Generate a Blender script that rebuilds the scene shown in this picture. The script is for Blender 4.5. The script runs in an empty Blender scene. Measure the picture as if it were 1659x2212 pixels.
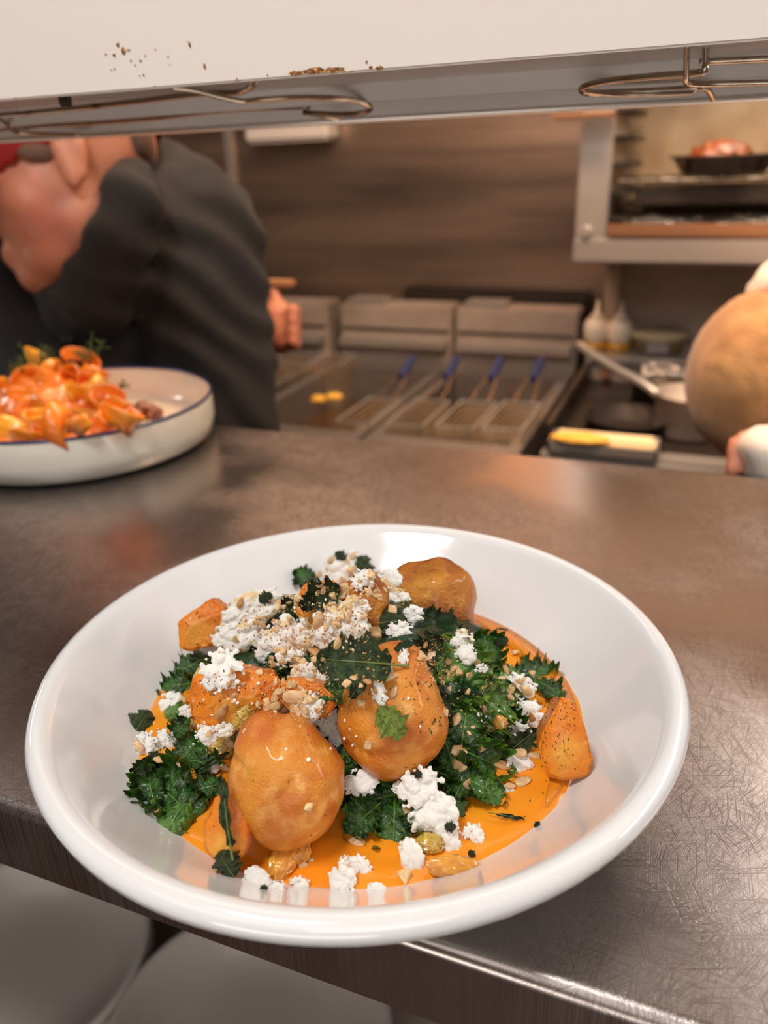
import bpy, bmesh, math, random
from mathutils import Vector, Matrix, noise, Euler
from mathutils.bvhtree import BVHTree
import numpy as np
random.seed(7)
S = bpy.context.scene
COL = S.collection
V = Vector
PI = math.pi

# ------------------------------------------------------------------ camera
FPX = 1700.0; PITCH = 0.418879; ROLL = -0.0362205; YAW = -0.392225; CAMZ = 0.252495
# world: z = 0 is the top of the pass counter, X runs along the counter, Y points into the kitchen
_fw = V((math.sin(YAW)*math.cos(PITCH), math.cos(YAW)*math.cos(PITCH), -math.sin(PITCH)))
_rt = V((math.cos(YAW), -math.sin(YAW), 0)); _up = _rt.cross(_fw)
CR = _rt*math.cos(ROLL) + _up*math.sin(ROLL); CU = CR.cross(_fw); CF = _fw
CPOS = V((0, 0, CAMZ))
cam = bpy.data.cameras.new('camera'); camo = bpy.data.objects.new('camera', cam); COL.objects.link(camo)
camo.matrix_world = Matrix(((CR.x, CU.x, -CF.x, CPOS.x), (CR.y, CU.y, -CF.y, CPOS.y), (CR.z, CU.z, -CF.z, CPOS.z), (0, 0, 0, 1)))
cam.sensor_fit = 'VERTICAL'; cam.sensor_height = 36.0; cam.lens = FPX/2212*36.0
cam.clip_start = 0.01; cam.clip_end = 60
cam.dof.use_dof = True; cam.dof.focus_distance = 0.315; cam.dof.aperture_fstop = cam.lens/3.6
S.camera = camo
S.view_settings.view_transform = 'Standard'; S.view_settings.look = 'None'
S.view_settings.exposure = 0.0; S.view_settings.gamma = 1.0
S.view_settings.use_curve_mapping = False
S.cycles.use_denoising = True
S.cycles.max_bounces = 8; S.cycles.caustics_reflective = False; S.cycles.caustics_refractive = False
S.cycles.sample_clamp_indirect = 6.0

# ------------------------------------------------------------------ light
world = bpy.data.worlds.new('world'); S.world = world; world.use_nodes = True
world.node_tree.nodes['Background'].inputs[0].default_value = (1.0, 0.93, 0.85, 1)
world.node_tree.nodes['Background'].inputs[1].default_value = 0.35
def area(name, loc, aim, sx, sy, power, col):
    l = bpy.data.lights.new(name, 'AREA'); l.shape = 'RECTANGLE'; l.size = sx; l.size_y = sy
    l.energy = power; l.color = col
    o = bpy.data.objects.new(name, l); COL.objects.link(o); o.location = loc
    o.rotation_euler = (V(aim)-V(loc)).to_track_quat('-Z', 'Y').to_euler()
    return o
area('ceiling_panel_light', (-0.35, -0.25, 1.40), (-0.2, 0.2, 0), 0.38, 0.18, 13.5, (1, 0.98, 0.95))
area('dining_ceiling_wash', (0.2, -1.2, 1.45), (0.2, -1.0, 0), 3.4, 1.6, 23, (1, 0.97, 0.95))
area('dining_side_light', (0.8, -1.6, 1.0), (-0.1, 0.4, 0.2), 1.4, 0.7, 9, (1, 0.95, 0.91))
area('kitchen_ceiling_wash', (0.2, 1.35, 1.45), (0.2, 1.4, 0), 3.4, 1.2, 33, (1, 0.83, 0.67))
area('range_fill_light', (0.05, .95, 1.15), (0.45, 1.9, -.05), .5, .2, 14, (1, 0.64, 0.40))  # added warm fill aimed at the range, not an actual fixture
area('underside_fill_light', (0.0, -1.3, -.35), (-.25, .5, .29), 1.2, .4, 7, (1, 0.95, 0.9))  # added low fill that brightens the shelf underside, no actual source
area('heat_strip_light', (0.36, .475, .284), (0.30, .36, 0), .58, .05, 2.2, (1, 0.93, 0.87))
area('shelf_bounce_fill', (-1.15, .475, .284), (-1.12, .42, 0), .34, .05, 1.6, (1, 0.93, 0.86))  # added off-frame fill, its bounce lifts the shelf underside
area('heat_lamp_glow', (-0.7, 1.15, 1.1), (0.4, 1.9, -0.2), 0.5, 0.1, 9, (1, 0.50, 0.22))

# ------------------------------------------------------------------ helpers
def ray(px, py):
    return CF + CR*((px-829.5)/FPX) - CU*((py-1106)/FPX)
def at(px, py, z=None, Y=None, d=None):
    r = ray(px, py)
    t = (z-CAMZ)/r.z if z is not None else (Y/r.y if Y is not None else d)
    return CPOS + r*t
def mpp(P):
    "metres per pixel at a point"
    return (V(P)-CPOS).dot(CF)/FPX
def srgb(r, g, b):
    f = lambda c: (c/255/12.92) if c/255 <= .04045 else ((c/255+.055)/1.055)**2.4
    return (f(r), f(g), f(b), 1)
def setp(o, label=None, cat=None, group=None, kind=None):
    if label: o['label'] = label
    if cat: o['category'] = cat
    if group: o['group'] = group
    if kind: o['kind'] = kind
    return o
def link(name, me, mats, parent=None, smooth=True):
    o = bpy.data.objects.new(name, me); COL.objects.link(o)
    for m in (mats if isinstance(mats, (list, tuple)) else [mats]): me.materials.append(m)
    if smooth:
        me.polygons.foreach_set('use_smooth', [True]*len(me.polygons))
    if parent: o.parent = parent
    return o
def obj(name, bm, mats, parent=None, smooth=False):
    me = bpy.data.meshes.new(name); bm.to_mesh(me); bm.free()
    return link(name, me, mats, parent, smooth)
def empty(name, loc=(0, 0, 0), rz=0, **k):
    o = bpy.data.objects.new(name, None); COL.objects.link(o); o.location = loc; o.rotation_euler = (0, 0, rz)
    o.empty_display_size = .02
    setp(o, **k); return o
def local(o, parent, ):
    "child built in world coordinates: cancel the parent's location"
    o.parent = parent; o.matrix_parent_inverse = Matrix.Translation(-parent.location); return o
def box(bm, c, s, rot=None, bev=0):
    r = bmesh.ops.create_cube(bm, size=1)
    M = Matrix.Translation(c) @ (rot.to_4x4() if rot else Matrix()) @ Matrix.Diagonal((*s, 1))
    bmesh.ops.transform(bm, matrix=M, verts=r['verts'])
    if bev:
        es = list({e for v in r['verts'] for e in v.link_edges})
        bmesh.ops.bevel(bm, geom=es, offset=bev, segments=2, affect='EDGES', clamp_overlap=True)
    return bm
def bx(x0, x1, y0, y1, z0, z1, bev=0, bm=None):
    bm = bm or bmesh.new()
    return box(bm, ((x0+x1)/2, (y0+y1)/2, (z0+z1)/2), (abs(x1-x0), abs(y1-y0), abs(z1-z0)), None, bev)
def tube(bm, pts, r, n=8, closed=False, cap=True):
    pts = [V(p) for p in pts]; N = len(pts); rings = []
    rr = r if isinstance(r, (list, tuple)) else [r]*N
    up = V((0.13, 0.21, 0.97))
    for i, p in enumerate(pts):
        if closed: t = pts[(i+1) % N]-pts[i-1]
        else: t = pts[min(i+1, N-1)]-pts[max(i-1, 0)]
        t.normalize()
        a = t.cross(up)
        if a.length < .05: a = t.cross(V((1, 0, 0)))
        a.normalize(); b = t.cross(a)
        rings.append([bm.verts.new(p+(a*math.cos(2*PI*k/n)+b*math.sin(2*PI*k/n))*rr[i]) for k in range(n)])
    for i in range(N if closed else N-1):
        A, B = rings[i], rings[(i+1) % N]
        for k in range(n): bm.faces.new((A[k], A[(k+1) % n], B[(k+1) % n], B[k]))
    if cap and not closed:
        bm.faces.new(rings[0][::-1]); bm.faces.new(rings[-1])
    return bm
def smoothpts(pts, k=6, closed=False):
    "Catmull-Rom through points"
    P = [V(p) for p in pts]; out = []; N = len(P)
    for i in range(N if closed else N-1):
        a, b, c, d = (P[(i-1) % N] if closed or i > 0 else P[0]), P[i], P[(i+1) % N], (P[(i+2) % N] if closed or i+2 < N else P[-1])
        for j in range(k):
            t = j/k
            out.append(0.5*((2*b)+(c-a)*t+(2*a-5*b+4*c-d)*t*t+(3*b-a-3*c+d)*t**3))
    if not closed: out.append(P[-1])
    return out
def lathe(bm, prof, n=96, c=(0, 0, 0)):
    rings = []
    for r, z in prof:
        if r < 1e-5: rings.append([bm.verts.new((c[0], c[1], c[2]+z))])
        else: rings.append([bm.verts.new((c[0]+r*math.cos(2*PI*k/n), c[1]+r*math.sin(2*PI*k/n), c[2]+z)) for k in range(n)])
    for A, B in zip(rings, rings[1:]):
        if len(A) == 1 and len(B) == 1: continue
        for k in range(n):
            if len(A) == 1: bm.faces.new((A[0], B[k], B[(k+1) % n]))
            elif len(B) == 1: bm.faces.new((A[k], B[0], A[(k+1) % n]))
            else: bm.faces.new((A[k], B[k], B[(k+1) % n], A[(k+1) % n]))
    bmesh.ops.recalc_face_normals(bm, faces=bm.faces)
    return bm
def ballm(bm, c, r, sub=2, rot=None):
    R = (rot.to_4x4() if rot else Matrix())
    if not isinstance(r, (tuple, list)): r = (r, r, r)
    g = bmesh.ops.create_icosphere(bm, subdivisions=sub, radius=1, matrix=Matrix.Translation(c) @ R @ Matrix.Diagonal((*r, 1)))
    return g['verts']
def chain(bm, pts, rads, step=.35, sub=2):
    for (a, b), (ra, rb) in zip(zip(pts, pts[1:]), zip(rads, rads[1:])):
        a, b = V(a), V(b); n = max(1, int((b-a).length/(min(ra, rb)*step)))
        for i in range(n+1):
            t = i/n; ballm(bm, a.lerp(b, t), ra+(rb-ra)*t, sub)
def remesh(bm, voxel, smooth=4):
    "fuse overlapping lumps into one closed surface"
    me = bpy.data.meshes.new('tmp'); bm.to_mesh(me); bm.free()
    o = bpy.data.objects.new('tmp', me); COL.objects.link(o)
    m = o.modifiers.new('r', 'REMESH'); m.mode = 'VOXEL'; m.voxel_size = voxel
    if smooth:
        s = o.modifiers.new('s', 'SMOOTH'); s.factor = .5; s.iterations = smooth
    dg = bpy.context.evaluated_depsgraph_get(); dg.update()
    out = bpy.data.meshes.new_from_object(o.evaluated_get(dg)); bpy.data.objects.remove(o); bpy.data.meshes.remove(me)
    return out
def displace(me, f):
    ns = [v.normal.copy() for v in me.vertices]
    for v, n in zip(me.vertices, ns): v.co = v.co + f(v.co, n)
    me.update()
def nz(p, s, seed=0.0):
    return noise.noise(V(p)*s+V((seed, seed*1.7, -seed)))

# ------------------------------------------------------------------ materials
def mat(name, col, rough=.5, metal=0., spec=.5, coat=0., sss=0., sssr=(1, .4, .2), sssc=.002,
        var=None, vscale=20., vlo=.35, vhi=.65, bump=0., bscale=200., bdist=.001, stretch=None, specks=None, alpha=1., trans=0., aniso=0., detail=4, gen=True, extra=None, ior=None, vlayers=None, sheen=0):
    m = bpy.data.materials.new(name); m.use_nodes = True; nt = m.node_tree; N = nt.nodes; L = nt.links
    b = N['Principled BSDF']; b.inputs['Roughness'].default_value = rough; b.inputs['Metallic'].default_value = metal
    b.inputs['Base Color'].default_value = col; b.inputs['Specular IOR Level'].default_value = spec
    if coat: b.inputs['Coat Weight'].default_value = coat; b.inputs['Coat Roughness'].default_value = .08
    if sss:
        b.inputs['Subsurface Weight'].default_value = sss; b.inputs['Subsurface Radius'].default_value = sssr
        b.inputs['Subsurface Scale'].default_value = sssc
    if trans: b.inputs['Transmission Weight'].default_value = trans
    if ior: b.inputs['IOR'].default_value = ior
    if aniso: b.inputs['Anisotropic'].default_value = aniso
    if sheen: b.inputs['Sheen Weight'].default_value = sheen
    tc = N.new('ShaderNodeTexCoord'); mp = N.new('ShaderNodeMapping'); L.new(tc.outputs['Object'], mp.inputs[0])
    if stretch: mp.inputs['Scale'].default_value = stretch
    cur = None
    layers = []
    if var: layers.append((var, vscale, vlo, vhi))
    for l in (vlayers or []): layers.append(l)
    for (c2, sc, lo, hi) in layers:
        n = N.new('ShaderNodeTexNoise'); n.inputs['Scale'].default_value = sc; n.inputs['Detail'].default_value = detail
        L.new(mp.outputs[0], n.inputs['Vector'])
        r = N.new('ShaderNodeMapRange'); r.inputs[1].default_value = lo; r.inputs[2].default_value = hi; L.new(n.outputs[0], r.inputs[0])
        x = N.new('ShaderNodeMix'); x.data_type = 'RGBA'; L.new(r.outputs[0], x.inputs[0])
        if cur is None: x.inputs[6].default_value = col
        else: L.new(cur, x.inputs[6])
        x.inputs[7].default_value = c2; cur = x.outputs[2]
    if specks:
        for (c2, sc, thr) in specks:
            vn = N.new('ShaderNodeTexNoise'); vn.inputs['Scale'].default_value = sc; vn.inputs['Detail'].default_value = 2; L.new(mp.outputs[0], vn.inputs['Vector'])
            r = N.new('ShaderNodeMapRange'); r.inputs[1].default_value = thr; r.inputs[2].default_value = thr+.03; L.new(vn.outputs[0], r.inputs[0])
            x = N.new('ShaderNodeMix'); x.data_type = 'RGBA'; L.new(r.outputs[0], x.inputs[0])
            if cur is None: x.inputs[6].default_value = col
            else: L.new(cur, x.inputs[6])
            x.inputs[7].default_value = c2; cur = x.outputs[2]
    if cur is not None: L.new(cur, b.inputs['Base Color'])
    if bump:
        n = N.new('ShaderNodeTexNoise'); n.inputs['Scale'].default_value = bscale; n.inputs['Detail'].default_value = 5; L.new(mp.outputs[0], n.inputs['Vector'])
        bp = N.new('ShaderNodeBump'); bp.inputs['Strength'].default_value = bump; bp.inputs['Distance'].default_value = bdist
        L.new(n.outputs[0], bp.inputs['Height']); L.new(bp.outputs[0], b.inputs['Normal'])
    return m
M = {}
M['porcelain'] = mat('porcelain', srgb(226, 226, 226), .12, spec=.5, coat=.4)
M['porcelain_under'] = mat('porcelain_grey', srgb(190, 180, 172), .25)  # greyer base tone for the bowls under the counter
M['enamel'] = mat('enamel', srgb(232, 224, 208), .16, coat=.3)
M['navy'] = mat('navy_rim', srgb(38, 42, 86), .3)
M['steel'] = mat('steel', srgb(176, 168, 161), .36, .75, bump=.15, bscale=60, bdist=.0006, stretch=(1, 30, 30), var=srgb(150, 142, 135), vscale=5)
M['steel_dull'] = mat('steel_dull', srgb(206, 188, 174), .45, .35, var=srgb(170, 152, 138), vscale=4)
M['steel_dark'] = mat('steel_dark', srgb(92, 80, 70), .45, .6, var=srgb(52, 44, 38), vscale=6)
M['steel_shiny'] = mat('steel_shiny', srgb(214, 206, 198), .28, .7)
M['chrome_wire'] = mat('chrome_wire', srgb(176, 160, 142), .22, 1, var=srgb(110, 80, 55), vscale=60, vlo=.55, vhi=.75)
M['black_iron'] = mat('black_iron', srgb(52, 42, 36), .5, .4)
M['oil'] = mat('fryer_oil', srgb(92, 62, 30), .08, coat=.5)
M['basket'] = mat('basket_wire', srgb(206, 180, 146), .35, .7)
M['blue_grip'] = mat('blue_grip', srgb(52, 62, 110), .5)
M['wall'] = mat('wall_steel', srgb(200, 170, 148), .34, .86, bump=.12, bscale=14, bdist=.004, stretch=(.5, 1, 4), var=srgb(128, 112, 100), vscale=2)
M['floor'] = mat('floor_tile', srgb(92, 58, 44), .5, var=srgb(70, 46, 36), vscale=8)
M['paint'] = mat('wall_paint', srgb(206, 192, 178), .7)
M['underside'] = mat('shelf_underside', srgb(232, 226, 220), .35, .1, var=srgb(214, 206, 198), vscale=6)
M['dark_void'] = mat('dark_panel', srgb(60, 50, 44), .6)
M['light_cover'] = mat('light_cover', srgb(240, 236, 228), .4)

def steel_counter():
    m = bpy.data.materials.new('scratched_steel'); m.use_nodes = True; nt = m.node_tree; N = nt.nodes; L = nt.links
    b = N['Principled BSDF']; b.inputs['Metallic'].default_value = .97
    tc = N.new('ShaderNodeTexCoord')
    def noi(scale, rot, st, lo, hi, det=2):
        mp = N.new('ShaderNodeMapping'); mp.vector_type = 'POINT'; mp.inputs['Rotation'].default_value = (0, 0, rot); 
        mp2 = N.new('ShaderNodeMapping'); mp2.inputs['Scale'].default_value = st
        L.new(tc.outputs['Object'], mp.inputs[0]); L.new(mp.outputs[0], mp2.inputs[0])
        n = N.new('ShaderNodeTexNoise'); n.inputs['Scale'].default_value = scale; n.inputs['Detail'].default_value = det; L.new(mp2.outputs[0], n.inputs['Vector'])
        r = N.new('ShaderNodeMapRange'); r.inputs[1].default_value = lo; r.inputs[2].default_value = hi; L.new(n.outputs[0], r.inputs[0])
        return r.outputs[0]
    def mth(op, a, c):
        x = N.new('ShaderNodeMath'); x.operation = op
        for i, v in enumerate((a, c)):
            if isinstance(v, (int, float)): x.inputs[i].default_value = v
            else: L.new(v, x.inputs[i])
        return x.outputs[0]
    s = None
    for k, (rot, sc) in enumerate([(.25, 1.), (-.35, .8), (.9, .7), (-1.1, .9), (1.45, 1.1), (.05, 1.2), (-.7, .6), (.5, 1.3), (-.15, .9)]):
        o = noi(9*sc, rot+.3, (300, 4.2, 1), .60, .67, 1)
        s = o if s is None else mth('MAXIMUM', s, o)
    wear = noi(5, 0, (1, 1, 1), .44, .60)      # scratches come in worn patches
    s = mth('MULTIPLY', s, mth('ADD', mth('MULTIPLY', wear, .75), .15))
    brush = noi(30, 0, (1, 40, 1), .3, .7, 3)
    mix = N.new('ShaderNodeMix'); mix.data_type = 'RGBA'; L.new(s, mix.inputs[0])
    mix.inputs[6].default_value = srgb(166, 156, 150); mix.inputs[7].default_value = srgb(104, 92, 90)
    L.new(mix.outputs[2], b.inputs['Base Color'])
    L.new(mth('ADD', mth('MULTIPLY', wear, .18), mth('ADD', mth('MULTIPLY', brush, .08), .17)), b.inputs['Roughness'])
    h = mth('ADD', mth('MULTIPLY', s, -1.0), mth('MULTIPLY', brush, .25))
    bp = N.new('ShaderNodeBump'); bp.inputs['Strength'].default_value = .16; bp.inputs['Distance'].default_value = .0003
    L.new(h, bp.inputs['Height']); L.new(bp.outputs[0], b.inputs['Normal'])
    return m
M['counter'] = steel_counter()
def white_rust():
    m = mat('white_enamel_panel', srgb(232, 221, 212), .35, coat=.1)
    return m
M['white_panel'] = white_rust()
M['rust'] = mat('rust', srgb(150, 92, 44), .8, var=srgb(86, 48, 22), vscale=400, vlayers=[(srgb(214, 160, 84), 700, .55, .62)], bump=.8, bscale=900, bdist=.001)

FOODSP = [(srgb(92, 42, 14), 900, .70)]
M['dumpling'] = mat('fried_dough', srgb(222, 146, 46), .36, spec=.4, sss=.03, sssc=.003, sssr=(1, .6, .3), var=srgb(204, 114, 30), vscale=34, vlo=.44, vhi=.68,
    vlayers=[(srgb(242, 180, 92), 150, .50, .72), (srgb(168, 78, 20), 24, .56, .76)], specks=[(srgb(96, 46, 16), 620, .75)], bump=.9, bscale=1100, bdist=.0008, coat=.2)
M['dumpling_dark'] = mat('fried_dough_dark', srgb(204, 134, 40), .38, spec=.4, sss=.03, sssc=.003, sssr=(1, .6, .3), var=srgb(160, 84, 24), vscale=45, vlo=.40, vhi=.64,
    vlayers=[(srgb(224, 162, 66), 110, .54, .74)], specks=[(srgb(84, 38, 14), 560, .72)], bump=1., bscale=800, bdist=.0011, coat=.2)
def add_attr(m, pairs):
    nt = m.node_tree; N = nt.nodes; L = nt.links; b = N['Principled BSDF']; cur = b.inputs['Base Color'].links[0].from_socket
    for nm, c in pairs:
        a = N.new('ShaderNodeAttribute'); a.attribute_name = nm
        x = N.new('ShaderNodeMix'); x.data_type = 'RGBA'; L.new(a.outputs['Fac'], x.inputs[0]); L.new(cur, x.inputs[6]); x.inputs[7].default_value = c; cur = x.outputs[2]
    L.new(cur, b.inputs['Base Color'])
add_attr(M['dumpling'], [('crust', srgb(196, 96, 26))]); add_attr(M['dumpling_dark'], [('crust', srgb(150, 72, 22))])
M['squash'] = mat('roast_squash', srgb(222, 128, 26), .45, spec=.35, sss=.03, sssc=.003, sssr=(1, .5, .2), var=srgb(206, 104, 24), vscale=60, vlo=.42, vhi=.62,
    vlayers=[(srgb(226, 164, 62), 35, .52, .7)], specks=[(srgb(84, 36, 12), 520, .71)], bump=.7, bscale=420, bdist=.001, coat=.15)
M['squash_pale'] = mat('squash_rind_side', srgb(226, 176, 84), .4, sss=.1, sssc=.003, var=srgb(206, 140, 54), vscale=60, specks=[(srgb(110, 60, 24), 500, .68)], bump=.3, bscale=400, bdist=.0005, coat=.2)
M['char'] = mat('charred_rind', srgb(46, 34, 42), .4, var=srgb(96, 60, 40), vscale=120)
M['puree'] = mat('squash_puree', srgb(244, 158, 36), .2, sss=.15, sssc=.003, sssr=(1, .6, .25), var=srgb(242, 144, 30), vscale=30, coat=.4, bump=.12, bscale=120, bdist=.0008)
M['oilring'] = mat('spiced_oil', srgb(222, 138, 28), .25, coat=.15, specks=[(srgb(170, 92, 34), 420, .66), (srgb(90, 80, 30), 800, .70)], var=srgb(220, 126, 34), vscale=90)
M['cheese'] = mat('fresh_cheese', srgb(255, 253, 244), .55, sss=.2, sssc=.002, sssr=(1, 1, .9), bump=.5, bscale=700, bdist=.0005)
M['cheese_spiced'] = mat('fresh_cheese_spiced', srgb(255, 252, 242), .55, sss=.2, sssc=.002, sssr=(1, 1, .9), bump=.5, bscale=700, bdist=.0005,
    var=srgb(242, 212, 156), vscale=2.2, vlo=.52, vhi=.66, vlayers=[(srgb(212, 156, 92), 6, .62, .72)])
M['kale'] = mat('kale_leaf', srgb(50, 92, 26), .28, spec=.5, coat=.3, var=srgb(24, 54, 16), vscale=3, vlo=.40, vhi=.6,
    vlayers=[(srgb(120, 146, 50), 4, .60, .76)], bump=.7, bscale=24, bdist=.0012)
M['kale_light'] = mat('kale_leaf_light', srgb(84, 128, 42), .28, coat=.6, var=srgb(36, 84, 26), vscale=3, vlo=.40, vhi=.62,
    vlayers=[(srgb(146, 168, 66), 4, .60, .76)], bump=.7, bscale=24, bdist=.0012)

add_attr(M['kale'], [('edge', srgb(96, 138, 40)), ('vein', srgb(96, 140, 60))]); add_attr(M['kale_light'], [('edge', srgb(150, 178, 60)), ('vein', srgb(146, 176, 86))])
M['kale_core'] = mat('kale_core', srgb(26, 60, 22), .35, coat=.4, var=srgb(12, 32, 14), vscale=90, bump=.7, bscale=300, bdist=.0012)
M['kale_rib'] = mat('kale_rib', srgb(104, 144, 66), .3, coat=.5, var=srgb(70, 116, 44), vscale=120)
M['sage'] = mat('fried_sage', srgb(64, 82, 42), .6, var=srgb(34, 50, 26), vscale=9, vlo=.4, vhi=.6, vlayers=[(srgb(112, 124, 78), 40, .6, .72)], bump=1., bscale=50, bdist=.0010)
M['sage_light'] = mat('fried_sage_pale', srgb(136, 150, 52), .4, var=srgb(84, 112, 34), vscale=8, bump=.8, bscale=40, bdist=.0008, coat=.4)
M['sage_rib'] = mat('sage_rib', srgb(112, 124, 62), .5)
M['seed'] = mat('toasted_seed', srgb(222, 188, 140), .45, var=srgb(196, 150, 98), vscale=2.5, vlayers=[(srgb(238, 214, 172), 4, .55, .7)], bump=.5, bscale=12, bdist=.0004, coat=.1)
M['seed_dark'] = mat('toasted_seed_brown', srgb(204, 154, 98), .42, var=srgb(170, 114, 62), vscale=2.5, bump=.5, bscale=12, bdist=.0004, coat=.15)
M['nut'] = mat('chopped_nut', srgb(236, 212, 162), .5, var=srgb(214, 168, 106), vscale=2.5, bump=.6, bscale=10, bdist=.0004)
M['crumb'] = mat('toasted_crumb', srgb(224, 178, 116), .7, var=srgb(190, 128, 66), vscale=500)
M['spice'] = mat('spice_fleck', srgb(120, 60, 26), .7, var=srgb(70, 34, 16), vscale=900)
M['herb'] = mat('herb_fleck', srgb(40, 62, 26), .6)
M['raisin'] = mat('golden_raisin', srgb(228, 166, 66), .12, sss=.4, sssc=.004, sssr=(1, .7, .3), var=srgb(196, 126, 44), vscale=2, coat=.7, bump=.4, bscale=8, bdist=.0006)
M['raisin_green'] = mat('golden_raisin_olive', srgb(208, 176, 80), .12, sss=.4, sssc=.004, sssr=(1, .8, .3), var=srgb(168, 134, 54), vscale=2, coat=.7, bump=.4, bscale=8, bdist=.0006)
M['skin'] = mat('skin', srgb(206, 140, 110), .5, sss=.1, sssc=.006, var=srgb(190, 116, 92), vscale=14, bump=.1, bscale=300)
M['skin_ear'] = M['skin']
M['stubble'] = mat('hair_grey', srgb(112, 86, 72), .8, bump=.6, bscale=700, bdist=.002)
M['black_cloth'] = mat('black_cotton', srgb(30, 26, 25), .85, var=srgb(22, 20, 20), vscale=12, bump=.25, bscale=900, bdist=.0006, sheen=.05)
M['apron'] = mat('black_apron', srgb(20, 20, 23), .75, bump=.2, bscale=700, bdist=.0006)
M['red_cap'] = mat('red_cap', srgb(150, 22, 22), .7)
M['white_cloth'] = mat('white_cotton', srgb(236, 222, 208), .85, bump=.3, bscale=400, bdist=.001)
M['knit'] = mat('tan_knit', srgb(198, 150, 96), .9, var=srgb(172, 124, 76), vscale=30, bump=.6, bscale=260, bdist=.002, sheen=.3)
M['eye'] = mat('eye_white', srgb(220, 210, 200), .2)
M['iris'] = mat('iris', srgb(40, 28, 20), .2)
M['carrot'] = mat('carrot_ribbon', srgb(244, 146, 36), .28, var=srgb(236, 116, 26), vscale=30, coat=.4)
M['carrot_yellow'] = mat('yellow_ribbon', srgb(248, 188, 60), .28, var=srgb(242, 156, 40), vscale=30, coat=.5)
M['meat'] = mat('browned_meat', srgb(150, 74, 36), .35, var=srgb(92, 44, 24), vscale=50, vlayers=[(srgb(206, 140, 100), 60, .56, .7)], coat=.4, bump=.5, bscale=200, bdist=.001)
M['dill'] = mat('dill', srgb(74, 96, 30), .6)
M['foil'] = mat('foil', srgb(225, 220, 214), .22, 1, bump=1., bscale=60, bdist=.01)
M['copper_lit_metal'] = mat('tray_copper_lit', srgb(214, 158, 118), .35, .9)  # warm lamp light put into the metal colour as a copper tone
M['cavity'] = mat('oven_wall', srgb(196, 172, 138), .6, 0, var=srgb(130, 98, 66), vscale=4)
M['bottle'] = mat('squeeze_bottle', srgb(242, 226, 206), .35, sss=.2, sssc=.01)
M['yellow_oil'] = mat('yellow_oil', srgb(190, 138, 40), .25)
M['tub'] = mat('tub', srgb(212, 188, 148), .35)
M['tub_label'] = mat('tub_label', srgb(176, 160, 160), .6)
M['glowtray'] = mat('paper_lining', srgb(255, 226, 178), .6)  # the glow over the tray is put into this bright warm colour
M['omelet'] = mat('golden_food', srgb(250, 190, 70), .5)
M['wood'] = mat('pale_wood', srgb(176, 126, 84), .6)

# ------------------------------------------------------------------ the setting
def struct(name, bm, m, **k):
    o = obj(name, bm, m); o['kind'] = 'structure'; setp(o, **k); return o
FZ = -1.12
struct('floor', bx(-4.2, 3.2, -2.8, 2.5, FZ-.05, FZ), M['floor'], label='dark red-brown kitchen floor')
struct('ceiling', bx(-4.2, 3.2, -2.8, 2.5, 1.5, 1.55), M['paint'], label='pale ceiling over the kitchen')
struct('wall_back', bx(-4.2, 3.2, 2.42, 2.5, FZ, 1.5), M['wall'], label='brushed stainless steel wall behind the fryers')
struct('wall_left', bx(-4.28, -4.2, -2.8, 2.5, FZ, 1.5), M['paint'], label='pale side wall of the kitchen')
struct('wall_right', bx(3.2, 3.28, -2.8, 2.5, FZ, 1.5), M['paint'], label='pale side wall beyond the ovens')
struct('wall_front', bx(-4.2, 3.2, -2.88, -2.8, FZ, 1.5), M['paint'], label='pale wall on the dining side')
P1 = at(490, 285, Y=2.41); P2 = at(505, 425, Y=2.41)
struct('trim_1', bx(P1.x-.012, P1.x+.012, 2.405, 2.42, -.4, 1.2), M['steel_shiny'], label='bright vertical joint strip on the steel wall')

# ------------------------------------------------------------------ pass counter
YF, YB = .1805, .686
def counter():
    t = empty('pass_counter', (-.5, YF, -1.12), label='scratched stainless steel pass counter carrying both plates of food', cat='counter')
    bm = bmesh.new(); X0, X1 = -2.2, 1.1; r = .006
    prof = [(YF+.012, -.041), (YF, -.041), (YF, -r)]
    for k in range(1, 6): a = k/5*PI/2; prof.append((YF+r-r*math.cos(a), -r+r*math.sin(a)))
    prof += [(YB-.004, 0), (YB, -.004), (YB, -.04), (YB-.02, -.04)]
    n = 2; rows = [[bm.verts.new((X0+(X1-X0)*i/(n-1), y, z)) for i in range(n)] for y, z in prof]
    for A, B in zip(rows, rows[1:]): bm.faces.new((A[0], A[1], B[1], B[0]))
    bm.faces.new((rows[0][0], rows[-1][0], rows[-1][1], rows[0][1]))
    bmesh.ops.recalc_face_normals(bm, faces=bm.faces)
    o = obj('worktop', bm, M['counter'], smooth=False); local(o, t)
    for p in o.data.polygons: p.use_smooth = len(p.vertices) == 4 and p.area < .05
    o = obj('back_panel', bx(X0, X1, YB-.05, YB-.03, -1.11, -.042), M['steel_dark']); local(o, t)
    o = obj('under_shelf', bx(X0, X1, YF+.06, YB-.051, -.66, -.64), M['steel_dull']); local(o, t)
    for x in (X0+.02, X1-.02):
        for y in (YF+.08, YB-.08):
            o = obj('leg', bx(x-.02, x+.02, y-.02, y+.02, -1.12, -.042), M['steel_dull']); local(o, t)
    return t
counter()

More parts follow.
